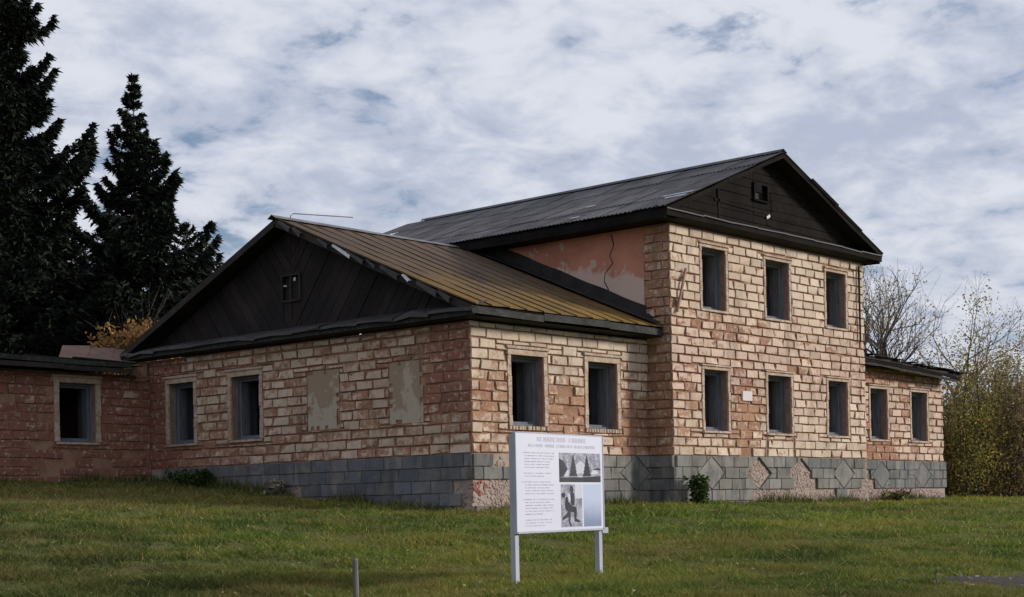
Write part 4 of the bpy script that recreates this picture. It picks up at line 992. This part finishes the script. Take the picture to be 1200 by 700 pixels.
PAL_Y = [(.30, .23, .07), (.22, .20, .07), (.34, .21, .08), (.15, .16, .06)]
PAL_B = [(.25, .18, .11), (.32, .21, .13), (.19, .14, .095), (.29, .24, .11)]
PAL_P = [(.44, .38, .30), (.38, .32, .24), (.30, .25, .18), (.38, .33, .19)]
x, y = atp(1088, 60); branch_tree(x, y, 9.4, 'bare forked tree with two dark stems above the collapsed eave', 'tree', 21, .5, 4, 0.215, 320, PAL_P, .06, group='bare trees by the right wing', tf=.42)
x, y = atp(1050, 61); branch_tree(x, y, 8.6, 'slender bare tree just right of the tall block', 'tree', 22, .42, 4, 0.175, 420, PAL_P + PAL_Y, .06, group='bare trees by the right wing', tf=.42)
x, y = atp(1028, 58); branch_tree(x, y, 8.0, 'thin bare tree closest to the corner of the tall block, with yellowish leaves low down', 'tree', 23, .42, 4, 0.163, 800, PAL_Y + PAL_P, .06, group='bare trees by the right wing', tf=.42)
x, y = atp(1118, 61); branch_tree(x, y, 8.2, 'bare tree leaning right between the forked tree and the thicket', 'tree', 24, .55, 4, 0.163, 260, PAL_P, .06, group='bare trees by the right wing', tf=.42)
x, y = atp(1165, 66); branch_tree(x, y, 6.2, 'leafless greyish tree behind the autumn thicket', 'tree', 25, .5, 4, 0.150, 380, PAL_P, .06, group='bare trees by the right wing', tf=.42)
x, y = atp(1205, 66); branch_tree(x, y, 6.6, 'greyish bare tree at the right edge of the view', 'tree', 26, .5, 4, 0.163, 380, PAL_P, .06, group='bare trees by the right wing', tf=.42)

def thicket(u, D, h, wdt, label, seed, pal, n=5200, ns=16, w=None):
    x, y = atp(u, D); r = np.random.default_rng(seed); z0 = gz(x, y) - .05
    root = empty('autumn_shrub', (x, y, z0), label, 'shrub', 'autumn shrubs right of the house'); S = MB(); pts = []
    for i in range(ns):
        a = r.random() * 6.283; q = np.sqrt(r.random()) * wdt * .6; b = np.array([x + q * math.cos(a), y + q * math.sin(a), z0]); hh = h * r.uniform(.6, 1.05); d_ = np.array([math.cos(a) * .22, math.sin(a) * .22, 1]) + r.normal(0, .1, 3)
        P = [b]
        for k in range(6):
            d_ = d_ + r.normal(0, .10, 3); P.append(P[-1] + d_ * hh / 6)
            pts.append(P[-1])
            for _ in range(4):
                e = P[-1] + r.normal(0, .32, 3) * np.array([1, 1, .8]) + np.array([0, 0, .15]); S.tube([P[-1], (P[-1] + e) / 2 + r.normal(0, .04, 3), e], [.014, .010, .005], 3); pts.append(e); pts.append((P[-1] + e) / 2)
        S.tube(P, [.035 * (1 - k / 8) for k in range(7)], 4)
    S.build('stems', M_BARK, root); leaves(np.array(pts), int(n * 1.8), pal, .052, root, r, .24, w); return root
thicket(1128, 53, 4.0, 1.5, 'yellow-green shrub touching the end wall of the right wing', 31, [(.27, .22, .055), (.20, .19, .055), (.18, .19, .06), (.40, .30, .08)], 5200)
thicket(1112, 56, 3.7, 1.6, 'olive shrub tucked behind the corner of the right wing', 32, [(.20, .17, .065), (.14, .13, .055), (.24, .16, .075)], 4200)
thicket(1152, 54, 4.3, 1.8, 'tall golden brown shrub in the middle of the thicket', 33, [(.38, .27, .075), (.28, .21, .07), (.21, .15, .075), (.30, .27, .08)], 5600)
thicket(1180, 55, 4.2, 1.9, 'reddish brown shrub near the right edge of the view', 34, PAL_B, 5000)
thicket(1206, 54, 4.0, 1.9, 'dark brown shrub cut off by the right edge of the view', 35, PAL_B, 5000)
thicket(1150, 59, 4.6, 2.6, 'broad dull brown shrub at the back of the thicket', 36, PAL_B, 4200)
thicket(1198, 60, 5.0, 2.8, 'pale greyish shrub at the back of the thicket', 37, PAL_P, 2600)
thicket(1238, 56, 4.2, 2.4, 'brown shrub just beyond the right edge', 38, PAL_B, 4000)
# dark undergrowth far behind everything on the right
V = []; n = 26000
u_ = rng.uniform(0, 1, n); ang = rng.uniform(960, 1420, n); Dp = rng.uniform(62, 74, n)
base = np.array([at(a, 580, d_) for a, d_ in zip(ang[:600], Dp[:600])]); pick = rng.integers(0, 600, n)
C = base[pick] + rng.normal(0, .6, (n, 3)); C[:, 2] = ground(C[:, 0], C[:, 1]) + rng.beta(1.2, 2.0, n) * 3.3
A = rng.normal(0, 1, (n, 3)); A /= np.linalg.norm(A, axis=1)[:, None]; Bv = np.cross(A, rng.normal(0, 1, (n, 3))); Bv /= np.linalg.norm(Bv, axis=1)[:, None]; s = rng.uniform(.06, .17, n)[:, None]
o = fast_mesh('undergrowth', np.stack([C - A * s, C + Bv * s * .6, C + A * s, C - Bv * s * .6], 1).reshape(-1, 3), 4, np.repeat(rand_cols(n, PAL_B + [(.10, .09, .06)], None, .2), 4, 0), M_LEAF, None, 'stuff'); tag(o, 'mass of dull brown undergrowth far behind the shrubs', 'undergrowth')

# sapling with orange leaves behind the far-left roof
x, y = atp(128, 50.5); branch_tree(x, y, 7.6, 'thin pale sapling with orange leaves low down beside the rusty roof', 'tree', 41, .35, 3, .06, 2600, [(.30, .17, .06), (.24, .12, .04), (.36, .22, .10)], .09, name='young_birch', leaf_low=-.62)

# small green bush at the step of the wall, and weeds along the walls
def weed_clump(x, y, h, wdt, n, pal, label, name, cat, seed, group=None):
    r = np.random.default_rng(seed); z0 = gz(x, y); root = empty(name, (x, y, z0), label, cat, group); S = MB(); pts = []
    for i in range(12):
        a = r.random() * 6.283; e = np.array([x + math.cos(a) * wdt * r.random() * .7, y + math.sin(a) * wdt * r.random() * .5, z0 + h * r.uniform(.6, 1)]); S.tube([(x, y, z0 - .03), (np.array([x, y, z0]) + e) / 2 + r.normal(0, .03, 3), e], [.012, .008, .004], 3)
        for t in np.linspace(.25, 1, 6): pts.append(np.array([x, y, z0]) * (1 - t) + e * t)
    S.build('stems', M_BARK, root); leaves(np.array(pts), n, pal, .06, root, r, .07)
GREEN = [(.035, .06, .018), (.05, .085, .022), (.07, .10, .03), (.025, .045, .015)]
weed_clump(7.0, -PR - .42, .66, .42, 1500, GREEN, 'dark green bush at the left corner of the two-storey block', 'small_bush', 'bush', 51)
WG = 'weeds along the foot of the walls'
weed_clump(-.35, 6.3, .30, .75, 700, [(.30, .26, .19), (.22, .19, .12), (.36, .33, .27)], 'pale dry weed against the shaded side wall', 'weed', 'weed', 54, WG)
weed_clump(-.45, 9.2, .38, 1.5, 1900, GREEN, 'dark low nettles spreading under the shaded side windows', 'weed', 'weed', 55, WG)
weed_clump(18.6, -.35, .26, 1.1, 800, GREEN + PAL_B, 'low greenish weeds at the foot of the right wing', 'weed', 'weed', 58, WG)
# taller uneven grass that the mower misses along the walls
V = []; C_ = []
for (xa, ya, xb, yb, k) in ((-.12, LEND, -.12, 0, 2600), (0, -.12, BX0, -.12, 1100), (BX0, -PR - .12, BX1, -PR - .12, 1700), (BX1, -.12, REND, -.12, 1500), (-9, LEND - .1, -.2, LEND - .1, 1500)):
    t = rng.random(k); px = xa + (xb - xa) * t; py = ya + (yb - ya) * t; nx_, ny_ = (-1, 0) if xa == xb else (0, -1); o_ = np.abs(rng.normal(0, .16, k)); px = px + nx_ * o_; py = py + ny_ * o_
    den = vnoise(px * 1 + 5, py, 1.1); kp = rng.random(k) < den * 1.6 - .35; px, py, den = px[kp], py[kp], den[kp]; k = len(px)
    h = rng.uniform(.08, .30, k) * (.3 + 1.1 * den); a = rng.uniform(0, 6.283, k); U = np.stack([np.cos(a), np.sin(a), 0 * a], 1) * rng.uniform(.008, .024, k)[:, None]; B_ = np.stack([px, py, ground(px, py) - .02], 1); ln = np.stack([rng.normal(0, .4, k), rng.normal(0, .4, k), np.ones(k)], 1)
    V.append(np.stack([B_ - U, B_ + U, B_ + ln * h[:, None]], 1).reshape(-1, 3)); C_.append(np.repeat(rand_cols(k, [(.09, .12, .03), (.15, .14, .05), (.06, .08, .025), (.26, .20, .10)], [.35, .25, .25, .15], .2), 3, 0))
o = fast_mesh('tall_grass', np.concatenate(V), 3, np.concatenate(C_), M_GRASS, None, 'stuff'); tag(o, 'taller unmown grass along the foot of the walls', 'grass')

# bare earth with stones at the lower right corner
cen = at(1185, 690, 20.8); m = MB(); n = 26
ring0 = []
for k in range(n):
    t = 6.283 * k / n; q = 1 + .25 * math.sin(3 * t) + .15 * math.sin(7 * t + 1); ring0.append((cen[0] + RT[0] * 1.35 * q * math.cos(t) + FW[0] * 1.15 * q * math.sin(t), cen[1] + RT[1] * 1.35 * q * math.cos(t) + FW[1] * 1.15 * q * math.sin(t)))
pts = [(cen[0], cen[1], gz(cen[0], cen[1]) + .03)] + [(a * .5 + cen[0] * .5, b * .5 + cen[1] * .5, gz(a * .5 + cen[0] * .5, b * .5 + cen[1] * .5) + .035) for a, b in ring0] + [(a, b, gz(a, b) - .01) for a, b in ring0]
m.faces(pts, [(0, 1 + k, 1 + (k + 1) % n) for k in range(n)] + [(1 + k, 1 + n + k, 1 + n + (k + 1) % n, 1 + (k + 1) % n) for k in range(n)]); o = m.build('bare_earth', M_DIRT, smooth=True); o['kind'] = 'structure'
m = MB()
for k in range(60):
    t = random.random() * 6.283; q = random.random() ** .6; a = cen[0] + RT[0] * 1.5 * q * math.cos(t) + FW[0] * 1.25 * q * math.sin(t); b = cen[1] + RT[1] * 1.5 * q * math.cos(t) + FW[1] * 1.25 * q * math.sin(t); r = random.uniform(.012, .045); z = gz(a, b) + .03
    P = [(a + r * random.uniform(.7, 1.2) * math.cos(i * 1.257), b + r * random.uniform(.7, 1.2) * math.sin(i * 1.257), z) for i in range(5)] + [(a, b, z + r * .7)]
    m.faces(P, [(i, (i + 1) % 5, 5) for i in range(5)], (0, random.random(), 0))
o = m.build('gravel', M_POST, kind='stuff')

# ------------------------------------------------------------------ grass
def lownoise(X, Y): return .5 + .25 * np.sin(.55 * X + .31 * Y + 1) + .25 * np.sin(.83 * Y - .47 * X + 2.2) * np.sin(.21 * X + .4)
def grass(n, D0, D1, hmin, hmax, wid, seed, lat=.62):
    r = np.random.default_rng(seed); D = 1 / r.uniform(1 / D1, 1 / D0, n); L_ = r.uniform(-lat, lat, n) * D * .72
    X = CAMN[0] + FW[0] * D + RT[0] * L_; Y = CAMN[1] + FW[1] * D + RT[1] * L_
    cl = r.normal(0, .5, (n, 2)); keep = ~((X > -.08) & (Y > -.08)) & ~((X > BX0 - .08) & (X < BX1 + .08) & (Y > -PR - .12)) & ~(Y > LEND - .1) & ~((X > 0) & (Y > 0) & (X < REND + .05))
    keep |= (X > REND + .3)
    dd = ((X - cen[0]) * RT[0] + (Y - cen[1]) * RT[1]) ** 2 / 1.3 ** 2 + ((X - cen[0]) * FW[0] + (Y - cen[1]) * FW[1]) ** 2 / 1.1 ** 2
    keep &= (dd > .75) | (r.random(n) < .06)
    patch = vnoise(X, Y, .9) * .4 + .6 * vnoise(X + 9, Y, 2.7)
    keep &= r.random(n) < .15 + 1.2 * patch
    X, Y, D, patch = X[keep], Y[keep], D[keep], patch[keep]; n = len(X)
    Z = ground(X, Y); a = r.uniform(0, 6.283, n); h = r.uniform(hmin, hmax, n) * (.25 + 1.5 * patch ** 1.5); wv = wid * r.uniform(.6, 1.4, n) * np.clip(D / 24, .8, 2.2)
    U = np.stack([np.cos(a), np.sin(a), 0 * a], 1); ln = np.stack([r.normal(0, .9, n), r.normal(0, .9, n), np.ones(n)], 1); B = np.stack([X, Y, Z - .015], 1)
    V = np.stack([B - U * wv[:, None], B + U * wv[:, None], B + ln * h[:, None]], 1).reshape(-1, 3)
    pal = np.array([(.088, .122, .028), (.13, .152, .036), (.185, .165, .05), (.30, .235, .115), (.058, .086, .025)]); pn = .45 * vnoise(X + 31, Y + 7, .33) + .35 * vnoise(X, Y + 50, 1.1) + .2 * vnoise(X + 70, Y, 3.1); t = np.clip((pn - .5) * 1.7 + .5 + r.normal(0, .16, n), 0, 1)
    k = np.where(r.random(n) < .05, 3, np.where(t < .28, 4, np.where(t < .5, 0, np.where(t < .78, 1, 2))))
    lf = np.clip(.5 - (X - Y + 3) / 34 + .7 * (vnoise(X + 13, Y, .21) - .5), 0, 1)[:, None]      # light and shade painted into the grass: left darker and browner, right brighter
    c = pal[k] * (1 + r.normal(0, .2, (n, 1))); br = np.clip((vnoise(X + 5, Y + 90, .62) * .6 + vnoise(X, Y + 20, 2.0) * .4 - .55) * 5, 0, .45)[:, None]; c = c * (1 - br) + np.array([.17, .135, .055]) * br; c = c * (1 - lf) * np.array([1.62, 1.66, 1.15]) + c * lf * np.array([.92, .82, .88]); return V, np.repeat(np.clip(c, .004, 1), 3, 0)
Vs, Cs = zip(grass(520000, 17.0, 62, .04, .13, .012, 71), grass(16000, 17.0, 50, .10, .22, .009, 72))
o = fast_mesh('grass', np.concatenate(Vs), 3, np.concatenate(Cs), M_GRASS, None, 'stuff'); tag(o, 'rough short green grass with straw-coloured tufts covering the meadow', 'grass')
# fallen leaves scattered in the grass
n = 700; D = 1 / rng.uniform(1 / 40, 1 / 17, n); L_ = rng.uniform(-.42, .42, n) * D
X = CAMN[0] + FW[0] * D + RT[0] * L_; Y = CAMN[1] + FW[1] * D + RT[1] * L_; ok = ~((X > -.1) & (Y > -.9)); X, Y = X[ok], Y[ok]; n = len(X)
C = np.stack([X, Y, ground(X, Y) + rng.uniform(.03, .09, n)], 1); a = rng.uniform(0, 6.283, n); s = rng.uniform(.015, .04, n)[:, None]; A = np.stack([np.cos(a), np.sin(a), rng.normal(0, .3, n)], 1); Bv = np.stack([-np.sin(a), np.cos(a), rng.normal(0, .3, n)], 1)
o = fast_mesh('fallen_leaves', np.stack([C - A * s, C + Bv * s * .7, C + A * s, C - Bv * s * .7], 1).reshape(-1, 3), 4, np.repeat(rand_cols(n, [(.34, .30, .20), (.25, .17, .07), (.45, .42, .36), (.18, .12, .05)], [.4, .35, .1, .15]), 4, 0), M_LEAF, None, 'stuff'); tag(o, 'pale and brown fallen leaves scattered over the grass', 'leaves')
